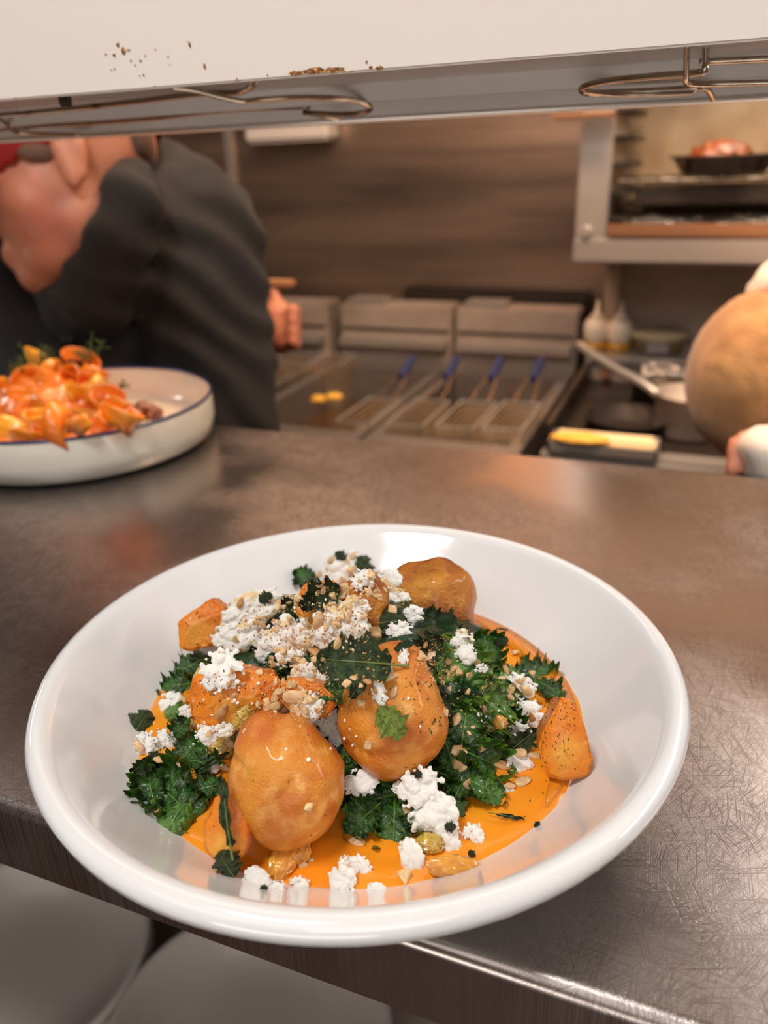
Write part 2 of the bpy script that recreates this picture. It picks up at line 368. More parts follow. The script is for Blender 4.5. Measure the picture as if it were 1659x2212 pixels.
# white bowls under the counter
BOWL = [(0, .0085), (.04, .009), (.065, .0095), (.082, .0115), (.094, .0165), (.103, .0235), (.114, .033), (.124, .0425), (.1295, .0485), (.1325, .0512), (.1355, .052), (.1385, .0508), (.1402, .0478), (.1395, .0442), (.1355, .0405), (.122, .0275), (.108, .0155), (.09, .0065), (.066, .0035), (.06, .0), (.055, .0), (.052, .003), (0, .004)]
def bowl_mesh(name, m, sc=1.0):
    bm = lathe(bmesh.new(), [(r*sc, z*sc) for r, z in BOWL], 128)
    me = bpy.data.meshes.new(name); bm.to_mesh(me); bm.free(); me.materials.append(m)
    me.polygons.foreach_set('use_smooth', [True]*len(me.polygons)); return me
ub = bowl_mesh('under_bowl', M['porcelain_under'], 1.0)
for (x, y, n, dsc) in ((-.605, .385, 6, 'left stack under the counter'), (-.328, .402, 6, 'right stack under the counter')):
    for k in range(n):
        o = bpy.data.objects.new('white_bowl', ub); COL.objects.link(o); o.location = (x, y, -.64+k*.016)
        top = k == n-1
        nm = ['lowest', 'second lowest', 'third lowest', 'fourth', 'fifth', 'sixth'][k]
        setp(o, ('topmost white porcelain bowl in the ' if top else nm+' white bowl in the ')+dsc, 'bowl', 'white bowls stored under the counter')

# ------------------------------------------------------------------ heat shelf above the pass
def heat_shelf():
    t = empty('heat_shelf', (-.4, .4, .29), label='white enamelled overhead pass shelf with rust spots and steel underside', cat='shelf')
    X0, X1, zb = -1.9, .9, .292
    o = obj('front_panel', bx(X0, X1, .398, .402, zb, .46, .001), M['white_panel']); local(o, t)
    o = obj('underside', bx(X0, X1, .402, .556, zb+.004, zb+.006), M['underside']); local(o, t)
    o = obj('inner_channel', bx(X0, X1, .500, .506, zb-.006, zb+.004), M['underside']); local(o, t)
    o = obj('rear_lip', bx(X0, X1, .556, .559, .281, .40), M['underside']); local(o, t)
    bm = tube(bmesh.new(), [(X0, .5595, .2795), (X1, .5595, .2795)], .0026, 12)
    o = obj('bottom_rail', bm, M['steel_shiny'], smooth=True); local(o, t)
    o = obj('top_panel', bx(X0, X1, .402, .556, .445, .447), M['white_panel']); local(o, t)
    # rust: flat irregular patches on the enamel
    def blot(px, py, w, h, seed):
        P = at(px, py, Y=.3978); s = mpp(P); bm = bmesh.new(); n = 22; vs = []
        c = bm.verts.new((P.x, .3974, P.z))
        for k in range(n):
            a = 2*PI*k/n; rr = 1+.45*noise.noise(V((math.cos(a)*1.6+seed, math.sin(a)*1.6, seed*3)))+random.uniform(-.18, .18)
            z = P.z+math.sin(a)*h*s*.5*rr
            vs.append(bm.verts.new((P.x+math.cos(a)*w*s*.5*rr*1.05, .3976, max(z, zb+.0004))))
        for k in range(n): bm.faces.new((c, vs[k], vs[(k+1) % n]))
        bmesh.ops.recalc_face_normals(bm, faces=bm.faces)
        o = obj('rust_spot', bm, M['rust']); local(o, t)
    for i, b in enumerate([(680, 153, 66, 11), (722, 151, 40, 10), (640, 158, 34, 8), (750, 156, 26, 4), (255, 97, 8, 8), (267, 110, 10, 14), (247, 119, 7, 6), (229, 117, 5, 4),
             (278, 108, 8, 3), (283, 131, 3, 5), (304, 131, 8, 3), (292, 141, 4, 4), (240, 151, 3, 3), (247, 149, 4, 3), (310, 162, 5, 4), (302, 164, 4, 2), (363, 122, 4, 4),
             (410, 96, 5, 9), (405, 89, 3, 3), (442, 143, 6, 12), (336, 107, 4, 2), (367, 140, 3, 2), (801, 146, 8, 6), (820, 147, 16, 7), (792, 134, 5, 5), (512, 171, 4, 5), (578, 162, 3, 4), (33, 214, 10, 5), (335, 186, 3, 3), (515, 176, 20, 3), (314, 121, 3, 4)]):
        blot(*b, i*.77)
    return t
heat_shelf()
# small clip hanging off the panel
def clip():
    P = at(135, 214, Y=.404); bm = bx(P.x-.003, P.x+.003, .403, .409, P.z-.004, P.z+.004, .001)
    o = obj('screw_clip', bm, M['steel_dark']); setp(o, 'small dark screw clip under the left end of the white shelf panel', 'clip')
clip()
def wires(name, label, polys):
    root = empty(name, at(*polys[0][0][0][:2], Y=polys[0][0][0][2]), label=label, cat='wire guard', group='wire guards under the heat shelf')
    for k, (pts, r, nm) in enumerate(polys):
        P = [at(a, b, Y=y) for a, b, y in pts]
        bm = tube(bmesh.new(), smoothpts(P, 8), r, 10)
        local(obj(nm, bm, M['chrome_wire'], smooth=True), root)
    bpy.context.view_layer.update()
    return root
wires('wire_guard', 'left chrome wire lamp guard with rounded loop under the shelf', [
    ([(-60, 254, .47), (100, 240, .465), (250, 224, .46), (430, 203, .46), (508, 200, .46), (535, 192, .455), (553, 176, .45), (560, 160, .45)], .0017, 'wire'),
    ([(372, 190, .435), (420, 196, .44), (480, 211, .445), (527, 219, .45), (560, 216, .455), (640, 211, .465), (720, 212, .48), (775, 219, .495), (801, 232, .505), (785, 243, .515), (740, 247, .52), (655, 243, .52)], .0016, 'loop_wire'),
    ([(-60, 290, .53), (60, 276, .53), (300, 259, .528), (480, 240, .525), (668, 231, .52)], .0014, 'wire'),
    ([(-20, 245, .47), (8, 262, .49), (30, 283, .52), (60, 288, .53), (175, 291, .54)], .0014, 'cross_wire'),
    ([(655, 243, .52), (700, 252, .53), (735, 258, .54)], .0012, 'cross_wire')])
wires('wire_guard', 'right chrome wire lamp guard reaching out under the bright end of the shelf', [
    ([(1720, 124, .46), (1580, 131, .46), (1510, 134, .46)], .0015, 'wire'),
    ([(1525, 92, .45), (1524, 120, .45), (1522, 150, .45), (1505, 158, .452), (1440, 163, .455), (1350, 171, .46), (1290, 179, .465), (1258, 190, .47), (1262, 199, .475), (1290, 201, .48), (1400, 197, .485), (1500, 191, .49), (1525, 190, .49), (1540, 214, .52)], .0017, 'loop_wire'),
    ([(1484, 98, .43), (1483, 140, .435), (1483, 170, .44), (1490, 181, .445), (1560, 181, .45), (1720, 177, .45)], .0014, 'cross_wire'),
    ([(1258, 196, .472), (1330, 204, .48), (1420, 203, .485), (1500, 200, .49)], .0012, 'wire')])

# ------------------------------------------------------------------ the main bowl
BC = V((-.12611, .26960, 0))
o = bpy.data.objects.new('wide_bowl', bowl_mesh('wide_bowl', M['porcelain'])); COL.objects.link(o); o.location = BC
setp(o, 'wide white porcelain bowl holding kale, fritters and orange puree', 'bowl')
bowl_o = o
def inner_z(r):
    P = BOWL[:10]
    for (a, za), (b, zb) in zip(P, P[1:]):
        if a <= r <= b: return za+(zb-za)*(r-a)/(b-a)
    return .05
# puree
def puree():
    bm = bmesh.new(); NR, NA = 50, 180; rings = []
    cpx = [(300, 1640), ]
    for i in range(NR+1):
        f = i/NR; ring = []
        for k in range(NA):
            a = 2*PI*k/NA
            R = .1000+.0018*noise.noise(V((math.cos(a)*2, math.sin(a)*2, 3)))+.0006*noise.noise(V((math.cos(a)*9, math.sin(a)*9, 1)))
            if f < 1: r = R*f
            else: r = R
            x, y = r*math.cos(a), r*math.sin(a)
            z = .0222+.0012*noise.noise(V((x, y, 0))*38)+.0007*noise.noise(V((x*90, y*90, 2)))
            e = (R-r)/.006
            if e < 1: zf = inner_z(R)-.0004; z = zf+(z-zf)*math.sqrt(max(0, 1-(1-e)**2))
            ring.append(bm.verts.new((x, y, z)))
            if i == 0: break
        rings.append(ring)
    for A, B in zip(rings, rings[1:]):
        for k in range(NA):
            if len(A) == 1: bm.faces.new((A[0], B[k], B[(k+1) % NA]))
            else: bm.faces.new((A[k], B[k], B[(k+1) % NA], A[(k+1) % NA]))
    o = obj('squash_puree', bm, M['puree'], smooth=True); o.location = BC
    setp(o, 'smooth orange squash puree pooled in the bottom of the wide bowl', 'puree')
    return o
puree_o = puree()

# ---- big pieces: outlines in the view plane with a real thickness of their own
BIG = []     # objects the small things land on
def frame_at(P):
    s = mpp(P); return s
def lobed(name, px, py, z, radii, depth, m, label, cat, amp=.0010, sub=5, tiltc=0., seam=False, seed=0, ridge=None, group=None):
    "rounded body: outline radii by angle (pixels), thickness along the line of sight"
    P = at(px, py, z=z); s = mpp(P)
    A = sorted(radii.items()); ang = [a for a, _ in A]; rad = [r for _, r in A]
    ang = [ang[-1]-360]+ang+[ang[0]+360]; rad = [rad[-1]]+rad+[rad[0]]
    bm = bmesh.new(); bmesh.ops.create_icosphere(bm, subdivisions=sub, radius=1); crust = []
    for v in bm.verts:
        d = v.co.normalized(); a = math.degrees(math.atan2(d.y, d.x)) % 360; r2 = math.hypot(d.x, d.y)
        R = float(np.interp(a, ang, rad)); mean = sum(rad)/len(rad)
        R = mean+(R-mean)*min(1, r2**1.2)
        q = V((d.x/(r2 or 1)*R*r2, d.y/(r2 or 1)*R*r2, 0))*s
        n = d
        zz = d.z*depth/2
        bmp = amp*(nz(d, 1.6, seed)*1.6+nz(d, 4, seed+2)*.30+nz(d, 12, seed+4)*.12+nz(d, 30, seed+4)*.09+nz(d, 60, seed+4)*.07)
        if ridge:
            for (a0, b0, a1, b1, dep, wd) in ridge:
                pa = V((a0, b0)); pb = V((a1, b1)); pv = V((q.x/s, q.y/s))
                t = max(0, min(1, (pv-pa).dot(pb-pa)/(pb-pa).length_squared)); dd = (pv-(pa.lerp(pb, t))).length
                if d.z > 0: zz -= dep*math.exp(-(dd/wd)**2)
        w = CR*q.x + CU*q.y - CF*zz
        w += (CR*d.x+CU*d.y-CF*d.z)*bmp
        v.co = w
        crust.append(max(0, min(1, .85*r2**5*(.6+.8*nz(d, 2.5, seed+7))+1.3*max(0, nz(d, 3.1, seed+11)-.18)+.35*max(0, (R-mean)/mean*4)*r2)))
    bmesh.ops.recalc_face_normals(bm, faces=bm.faces)
    o = obj(name, bm, m, smooth=True); o.location = P
    at_ = o.data.attributes.new('crust', 'FLOAT', 'POINT'); at_.data.foreach_set('value', crust)
    setp(o, label, cat, group); BIG.append(o); return o
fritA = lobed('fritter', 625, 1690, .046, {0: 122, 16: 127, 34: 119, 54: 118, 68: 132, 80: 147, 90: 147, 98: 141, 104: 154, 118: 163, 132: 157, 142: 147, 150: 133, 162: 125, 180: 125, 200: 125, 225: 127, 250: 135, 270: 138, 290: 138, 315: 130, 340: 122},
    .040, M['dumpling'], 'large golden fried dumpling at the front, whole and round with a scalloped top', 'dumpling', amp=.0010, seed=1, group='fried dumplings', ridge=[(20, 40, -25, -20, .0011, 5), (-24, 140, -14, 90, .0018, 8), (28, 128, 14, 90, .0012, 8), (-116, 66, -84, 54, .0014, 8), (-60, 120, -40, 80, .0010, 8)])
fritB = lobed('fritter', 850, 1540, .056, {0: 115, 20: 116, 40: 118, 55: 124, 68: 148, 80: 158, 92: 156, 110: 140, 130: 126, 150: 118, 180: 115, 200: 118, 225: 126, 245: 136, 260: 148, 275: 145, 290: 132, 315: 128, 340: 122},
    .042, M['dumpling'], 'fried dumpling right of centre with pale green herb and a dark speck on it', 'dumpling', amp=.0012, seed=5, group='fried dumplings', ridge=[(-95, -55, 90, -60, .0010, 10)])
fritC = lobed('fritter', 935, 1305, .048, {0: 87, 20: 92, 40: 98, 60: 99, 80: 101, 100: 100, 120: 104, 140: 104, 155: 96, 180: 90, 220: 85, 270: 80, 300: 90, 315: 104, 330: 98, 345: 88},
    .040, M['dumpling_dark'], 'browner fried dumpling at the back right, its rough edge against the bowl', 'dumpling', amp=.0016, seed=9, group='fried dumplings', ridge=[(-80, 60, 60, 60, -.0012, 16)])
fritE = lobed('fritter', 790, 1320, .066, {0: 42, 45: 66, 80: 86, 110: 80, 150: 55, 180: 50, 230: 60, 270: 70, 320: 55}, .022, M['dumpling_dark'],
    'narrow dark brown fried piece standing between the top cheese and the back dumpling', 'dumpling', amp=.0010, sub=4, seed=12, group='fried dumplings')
def chunk(px, py, z, front, depth, m, label, seed=0, amp=.0006, back=.75, ridge=None, mats2=None):
    "cut block: front outline polygon (pixel offsets, y up, lift), pushed back by depth"
    P = at(px, py, z=z); s = mpp(P); bm = bmesh.new(); pts = []
    for f in front:
        x, y = f[0], f[1]; l = f[2] if len(f) > 2 else 0
        pts.append(CR*x*s+CU*y*s-CF*(depth/2+l*s)); pts.append((CR*x*s*back+CU*y*s*back)+CF*(depth/2))
    for f in (ridge or []): pts.append(CR*f[0]*s+CU*f[1]*s-CF*(depth/2+f[2]*s))
    vs = [bm.verts.new(p) for p in pts]
    r = bmesh.ops.convex_hull(bm, input=vs)
    for v in [v for v in bm.verts if not v.link_faces]: bm.verts.remove(v)
    bmesh.ops.dissolve_limit(bm, angle_limit=.12, verts=bm.verts, edges=bm.edges)
    bmesh.ops.recalc_face_normals(bm, faces=bm.faces)
    bmesh.ops.bevel(bm, geom=list(bm.edges), offset=.0008, segments=3, affect='EDGES', clamp_overlap=True)
    bmesh.ops.triangulate(bm, faces=bm.faces)
    for _ in range(3):
        L = [e for e in bm.edges if e.calc_length() > .0022]
        if L: bmesh.ops.subdivide_edges(bm, edges=L, cuts=1, use_grid_fill=False); bmesh.ops.triangulate(bm, faces=[f for f in bm.faces if len(f.verts) > 3])
    bm.normal_update()
    for v in bm.verts: v.co += v.normal*amp*(nz(v.co, 120, seed)*1.5+nz(v.co, 420, seed)*.6)
    o = obj('squash_chunk', bm, m, smooth=True); o.location = P
    setp(o, label, 'squash', 'roast squash chunks'); BIG.append(o); return o
chunk(440, 1342, .045, [(-46, 4), (-42, -50, 2), (-22, -60), (34, -46), (56, 30), (24, 54, -10)], .020, M['squash'], 'orange roast squash cube at the back left, alone against the bowl wall', 1, ridge=[(-14, 6, 10)], back=.9)
chunk(512, 1340, .055, [(-34, -14), (-28, 22), (20, 34), (70, 10), (60, -40), (0, -48)], .014, M['squash'], 'squash piece with a charred purple-black edge under the left cheese', 2)
chunk(1213, 1585, .036, [(-4, 92), (-14, 88), (-52, 10), (-62, -20), (-40, -76), (-6, -84), (44, -78), (57, -46), (44, 14), (22, 66)], .020, M['squash'], 'tall roast squash wedge leaning on the right wall of the bowl', 3, ridge=[(-14, -20, 20), (0, 50, 10)])
chunk(497, 1785, .036, [(-20, 84), (-52, 20), (-44, -30), (0, -64), (20, -66), (52, -20), (50, 40), (20, 90)], .016, M['squash'], 'roast squash piece in front left, half under the large front dumpling', 4, ridge=[(-12, -50, 10), (16, 10, 16)])
cD = chunk(520, 1500, .055, [(-98, 14), (-92, -30), (-60, -66), (-10, -62), (80, -50), (110, -10), (90, 46), (20, 70), (-40, 72), (-84, 52)], .026, M['squash'], 'big roast squash lump left of centre under a spoon of cheese', 5, ridge=[(-30, 10, 24), (30, 20, 22)], amp=.001)
chunk(668, 1500, .062, [(-70, 10), (-40, 44), (30, 30), (66, -6), (40, -40), (-30, -36)], .016, M['squash'], 'small roast squash piece deep in the middle above the front dumpling', 6)
chunk(700, 1300, .076, [(-66, -10), (-40, 44), (20, 52), (60, 20), (50, -50), (-30, -50)], .018, M['squash'], 'squash piece near the top of the heap under seeds and sage', 7)
# pale rind face on the big lump
P = at(444, 1500, z=.058); s = mpp(P); bm = bmesh.new(); bmesh.ops.create_icosphere(bm, subdivisions=4, radius=1)
for v in bm.verts:
    d = v.co; v.co = (CR*(d.x*32*(1-.2*d.y)+d.y*-6)+CU*(d.y*62))*s-CF*(d.z*.009)+d*.0006*nz(d, 5)
o = obj('pale_rind', bm, M['squash_pale'], smooth=True); o['label'] = 'pale yellow rind side'
o.location = P-cD.location; o.parent = cD; BIG.append(o)
bpy.context.view_layer.update()

# ---- packed greens that carry the topping
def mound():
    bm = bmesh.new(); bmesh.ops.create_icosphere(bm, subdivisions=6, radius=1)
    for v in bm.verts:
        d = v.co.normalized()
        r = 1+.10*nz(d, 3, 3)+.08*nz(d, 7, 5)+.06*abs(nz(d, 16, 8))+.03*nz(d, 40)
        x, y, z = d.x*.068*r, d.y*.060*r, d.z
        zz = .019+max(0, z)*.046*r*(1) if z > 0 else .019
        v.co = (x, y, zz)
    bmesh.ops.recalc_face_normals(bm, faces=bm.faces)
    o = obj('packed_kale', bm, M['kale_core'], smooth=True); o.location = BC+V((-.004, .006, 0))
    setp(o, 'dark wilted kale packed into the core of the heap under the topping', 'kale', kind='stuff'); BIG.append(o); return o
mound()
bpy.context.view_layer.update()

def build_bvh(objs):
    vs, fs = [], []
    for o in objs:
        mw = o.matrix_world; b = len(vs); vs += [mw @ v.co for v in o.data.vertices]
        fs += [tuple(b+i for i in p.vertices) for p in o.data.polygons]
    return BVHTree.FromPolygons(vs, fs)
bvh = [build_bvh(BIG+[puree_o, bowl_o])]
def hit(px, py):
    d = ray(px, py).normalized(); h = bvh[0].ray_cast(CPOS, d)
    if h[0] is None: return at(px, py, z=.02), V((0, 0, 1))
    n = h[1]
    if n.dot(d) > 0: n = -n
    return h[0], n

# ---- kale leaves
EV = []
def kale_mesh(seed, L=1.0, W=.42, ruffle=.15, cup=.4, bend=.6, nu=168, nv=26):
    "unit leaf lying in XY, growing along +Y, normal +Z"
    rnd = random.Random(seed); bm = bmesh.new(); rows = []
    ph = [rnd.uniform(0, 6.28) for _ in range(10)]; EV.clear()
    fo = rnd.uniform(-.25, .25)
    for i in range(nu+1):
        s = i/nu; w = W*(math.sin(PI*min(1, s*.93+.05))**.5)
        row = []
        for j in range(nv+1):
            t = j/nv*2-1; a = abs(t); sd = 1 if t > 0 else -1
            q = s*6+sd*2+ph[0]
            wob = noise.noise(V((q*1.1, seed*3.1, sd)))*2.2
            lob = 1+.16*noise.noise(V((q*.8, seed, sd)))*a+.03*a**3*math.sin(s*70+wob*3+ph[2])
            x = t*w*lob; y = s*L
            am = ruffle*1.0*a**2.2
            p1 = s*24+wob*1.6+ph[1]*sd; p2 = s*60+wob*3+ph[3]+a*3; p3 = s*130+wob*4+ph[4]*sd+a*4
            z = am*(math.sin(p1)+.85*math.sin(p2)*a+.42*math.sin(p3)*a*a)
            x += sd*am*(.20*math.cos(p1)+.22*math.cos(p2)*a)
            y += am*.12*math.cos(p2)
            x -= sd*W*.30*a**3; z += W*.35*a**4*(1 if fo > 0 else -1)
            z += cup*a*a*w-bend*(s-.45)**2*L+.09*noise.noise(V((x*3.2, y*3.2, seed)))+.035*noise.noise(V((x*9, y*9, seed)))
            z += -.03*math.exp(-(t*7)**2)+.016*math.sin((s-a*.45)*40)*(1-a)*min(1, a*5)+fo*x*abs(x)
            row.append(bm.verts.new((x, y-.45*L, z)))
            EV.append((max(0, min(1, (a-.82)/.18))*.8, max(0, min(1, (math.sin((s-a*.45)*40)-.90)/.1))*.55*max(0, 1-a*1.1)))
        rows.append(row)
    for A, B in zip(rows, rows[1:]):
        for k in range(nv): bm.faces.new((A[k], A[k+1], B[k+1], B[k]))
    rib = [(0, s/12*L-.45*L, -bend*(s/12-.45)**2*L-.02+.09*noise.noise(V((0, s/12*3.2, seed)))) for s in range(-1, 12)]
    return bm, rib
KALE = []
for k in range(9):
    bm, rib = kale_mesh(k, 1.0, [.52, .46, .58, .44, .55, .48, .60, .46, .52][k], [.13, .17, .10, .14, .19, .12, .15, .18, .15][k], [.3, -.4, .1, .3, -.5, .2, -.3, .3, -.5][k], [.9, .6, 1.2, .6, 1.2, .5, 1.1, .9, 1.3][k])
    me = bpy.data.meshes.new('kale'); bm.to_mesh(me); bm.free()
    for q, nm in enumerate(('edge', 'vein')):
        at_ = me.attributes.new(nm, 'FLOAT', 'POINT'); at_.data.foreach_set('value', [e[q] for e in EV])
    me.materials.append(M['kale_light'] if k % 3 == 2 else M['kale'])
    me.polygons.foreach_set('use_smooth', [True]*len(me.polygons))
    rb = tube(bmesh.new(), smoothpts(rib, 2), [.024*(1-i/28) for i in range(25)], 8)
    rm = bpy.data.meshes.new('rib'); rb.to_mesh(rm); rb.free(); rm.materials.append(M['kale_rib']); rm.polygons.foreach_set('use_smooth', [True]*len(rm.polygons))
    KALE.append((me, rm))
def orient(n, ang):
    "matrix with Z along n and Y along the screen direction ang (degrees, counter-clockwise from right)"
    d = CR*math.cos(math.radians(ang))+CU*math.sin(math.radians(ang)); n = n.normalized()
    y = (d-n*d.dot(n)); y.normalize(); x = y.cross(n)
    return Matrix((x, y, n)).transposed()
def put(o, px, py, ang, size_px, lift=0., nmix=.5, sx=1, sy=1, sz=1, hp=None):
    P, n = hp or hit(px, py)
    n = (n*(1-nmix)-CF*nmix).normalized()
    s = mpp(P)*size_px
    R = orient(n, ang)
    o.matrix_world = Matrix.Translation(P+n*lift) @ R.to_4x4() @ Matrix.Diagonal((s*sx, s*sy, s*sz, 1))
    return P, n
GK = 'kale leaves in the wide bowl'
kale_tab = [  # px, py, size px, angle, mesh, label
    (372, 1712, 150, 150, 0, 'broad shiny kale leaf at the front left with pale veins fanning out'),
    (335, 1712, 110, 110, 3, 'kale leaf hanging over the left edge of the puree, folded downward'),
    (382, 1778, 110, 250, 8, 'lowest kale leaf of the front left clump, its tip on the bowl wall'),
    (402, 1640, 112, 60, 4, 'tightly curled bright kale leaf on top of the front left clump'),
    (432, 1712, 105, 20, 1, 'curly kale leaf between the front left clump and the squash piece'),
    (400, 1745, 110, 320, 6, 'frilly kale leaf in the middle of the front left clump'),
    (448, 1655, 80, 340, 7, 'small dark kale leaf beside the olive raisin, left of the front dumpling'),
    (444, 1402, 90, 45, 1, 'dark kale leaf just below the back left squash cube'),
    (418, 1445, 95, 215, 7, 'curled kale edge running down the left side of the heap'),
    (385, 1485, 80, 190, 4, 'ragged kale tip on the bowl wall at the far left of the heap'),
    (388, 1546, 70, 160, 8, 'wet kale scrap beside the left cheese crumbs, over bare puree'),
    (398, 1582, 60, 250, 0, 'small kale scrap above the front left clump, by the brown seeds'),
    (800, 1735, 140, 200, 1, 'curly kale leaf at the front centre, right against the front dumpling'),
    (852, 1790, 125, 270, 4, 'frilled kale leaf reaching down into the puree at front centre'),
    (785, 1775, 100, 230, 0, 'lower left leaf of the front centre kale clump'),
    (842, 1705, 100, 60, 7, 'small kale leaf under the gap between the two big dumplings'),
    (896, 1755, 110, 300, 5, 'kale leaf tucked behind the largest cheese crumble'),
    (985, 1690, 130, 335, 3, 'smooth long kale leaf stretching right over the puree, tongue-like'),
    (1048, 1708, 90, 325, 5, 'rolled dark tip at the end of the tongue-like kale leaf'),
    (975, 1745, 90, 250, 6, 'kale leaf right of the largest cheese crumble, sitting in puree'),
    (985, 1450, 150, 100, 2, 'kale leaf with a thick pale upright rib right of the dumpling'),
    (1040, 1520, 140, 40, 5, 'broad green kale leaf in the middle of the right-hand greens'),
    (1000, 1580, 125, 80, 4, 'very curly kale leaf beside the right edge of the dumpling'),
    (1075, 1480, 110, 20, 8, 'yellow-green kale leaf below the small upper cheese crumb'),
    (1045, 1420, 110, 70, 1, 'dark frilly kale leaf at the top of the right-hand greens'),
    (1150, 1462, 110, 0, 4, 'curly kale leaf at the far right reaching toward the squash wedge'),
    (1185, 1495, 70, 320, 7, 'small kale tip just above the squash wedge'),
    (1090, 1580, 120, 300, 0, 'smooth kale leaf curling behind the straight sage leaf'),
    (1030, 1640, 120, 340, 3, 'wet kale leaf at the lower edge of the right-hand greens'),
    (965, 1640, 100, 280, 1, 'dark kale leaf just right of the dumpling near the big cheese'),
    (1100, 1530, 100, 180, 5, 'kale leaf under the cheese crumbs left of the squash wedge'),
    (660, 1252, 60, 130, 4, 'small dark kale sprig sticking out at the upper left of the heap top'),
    (600, 1425, 70, 250, 7, 'kale scrap showing between the left cheese crumbs'),
    (652, 1395, 70, 60, 5, 'kale leaf bit in the dark gap between the two large cheese crumbles'),
    (935, 1440, 80, 90, 8, 'dark kale scrap right behind the shoulder of the dumpling'),
    (745, 1650, 80, 90, 1, 'dark kale piece deep between the two big dumplings'),
    (720, 1500, 80, 200, 7, 'dark kale leaf in the hollow behind the front dumpling')]
KOBJ = []
for i, (px, py, sz, an, mi, lb) in enumerate(kale_tab):
    me, rm = KALE[mi]
    o = bpy.data.objects.new('kale_leaf', me); COL.objects.link(o)
    put(o, px, py, an, sz*1.02, lift=.004+.001*(i % 3), nmix=.5)
    setp(o, lb, 'kale', GK)
    r = bpy.data.objects.new('rib', rm); COL.objects.link(r); r.parent = o
    KOBJ.append(o)
bpy.context.view_layer.update()
bvh[0] = build_bvh(BIG+KOBJ+[puree_o, bowl_o])

# ---- cheese crumbles
def cheese_mesh(seed, elong=1.5):
    rnd = random.Random(seed); bm = bmesh.new(); n = rnd.randint(20, 28)
    for k in range(n):
        a = rnd.uniform(0, 6.28); r = math.sqrt(rnd.random())*.34
        c = V((r*math.cos(a)*elong/1.3, r*math.sin(a), rnd.uniform(-.12, .15)*(1-r)))
        ballm(bm, c, rnd.uniform(.12, .21), 2)
    for k in range(30):
        a = rnd.uniform(0, 6.28); r = rnd.uniform(.36, .47)
        ballm(bm, (r*math.cos(a)*elong/1.3, r*math.sin(a), rnd.uniform(-.12, .16)), rnd.uniform(.04, .08), 1)
    me = remesh(bm, .024, 0)
    displace(me, lambda p, n: n*(.034*nz(p, 7, seed)+.026*nz(p, 16, seed)+.014*nz(p, 34, seed)))
    co = [v.co for v in me.vertices]
    for ax in (0, 1):
        lo = min(c[ax] for c in co); hi = max(c[ax] for c in co)
        for c in co: c[ax] = (c[ax]-(lo+hi)/2)/(hi-lo)
    me.polygons.foreach_set('use_smooth', [True]*len(me.polygons))
    return me
CH = []
for k in range(7):
    me = cheese_mesh(k+20, [1.3, 1.7, 1.15, 1.5, 1.9, 1.3, 1.4][k]); m2 = me.copy()
    me.materials.append(M['cheese']); m2.materials.append(M['cheese_spiced']); CH.append((me, m2))
GC = 'white cheese crumbles in the wide bowl'
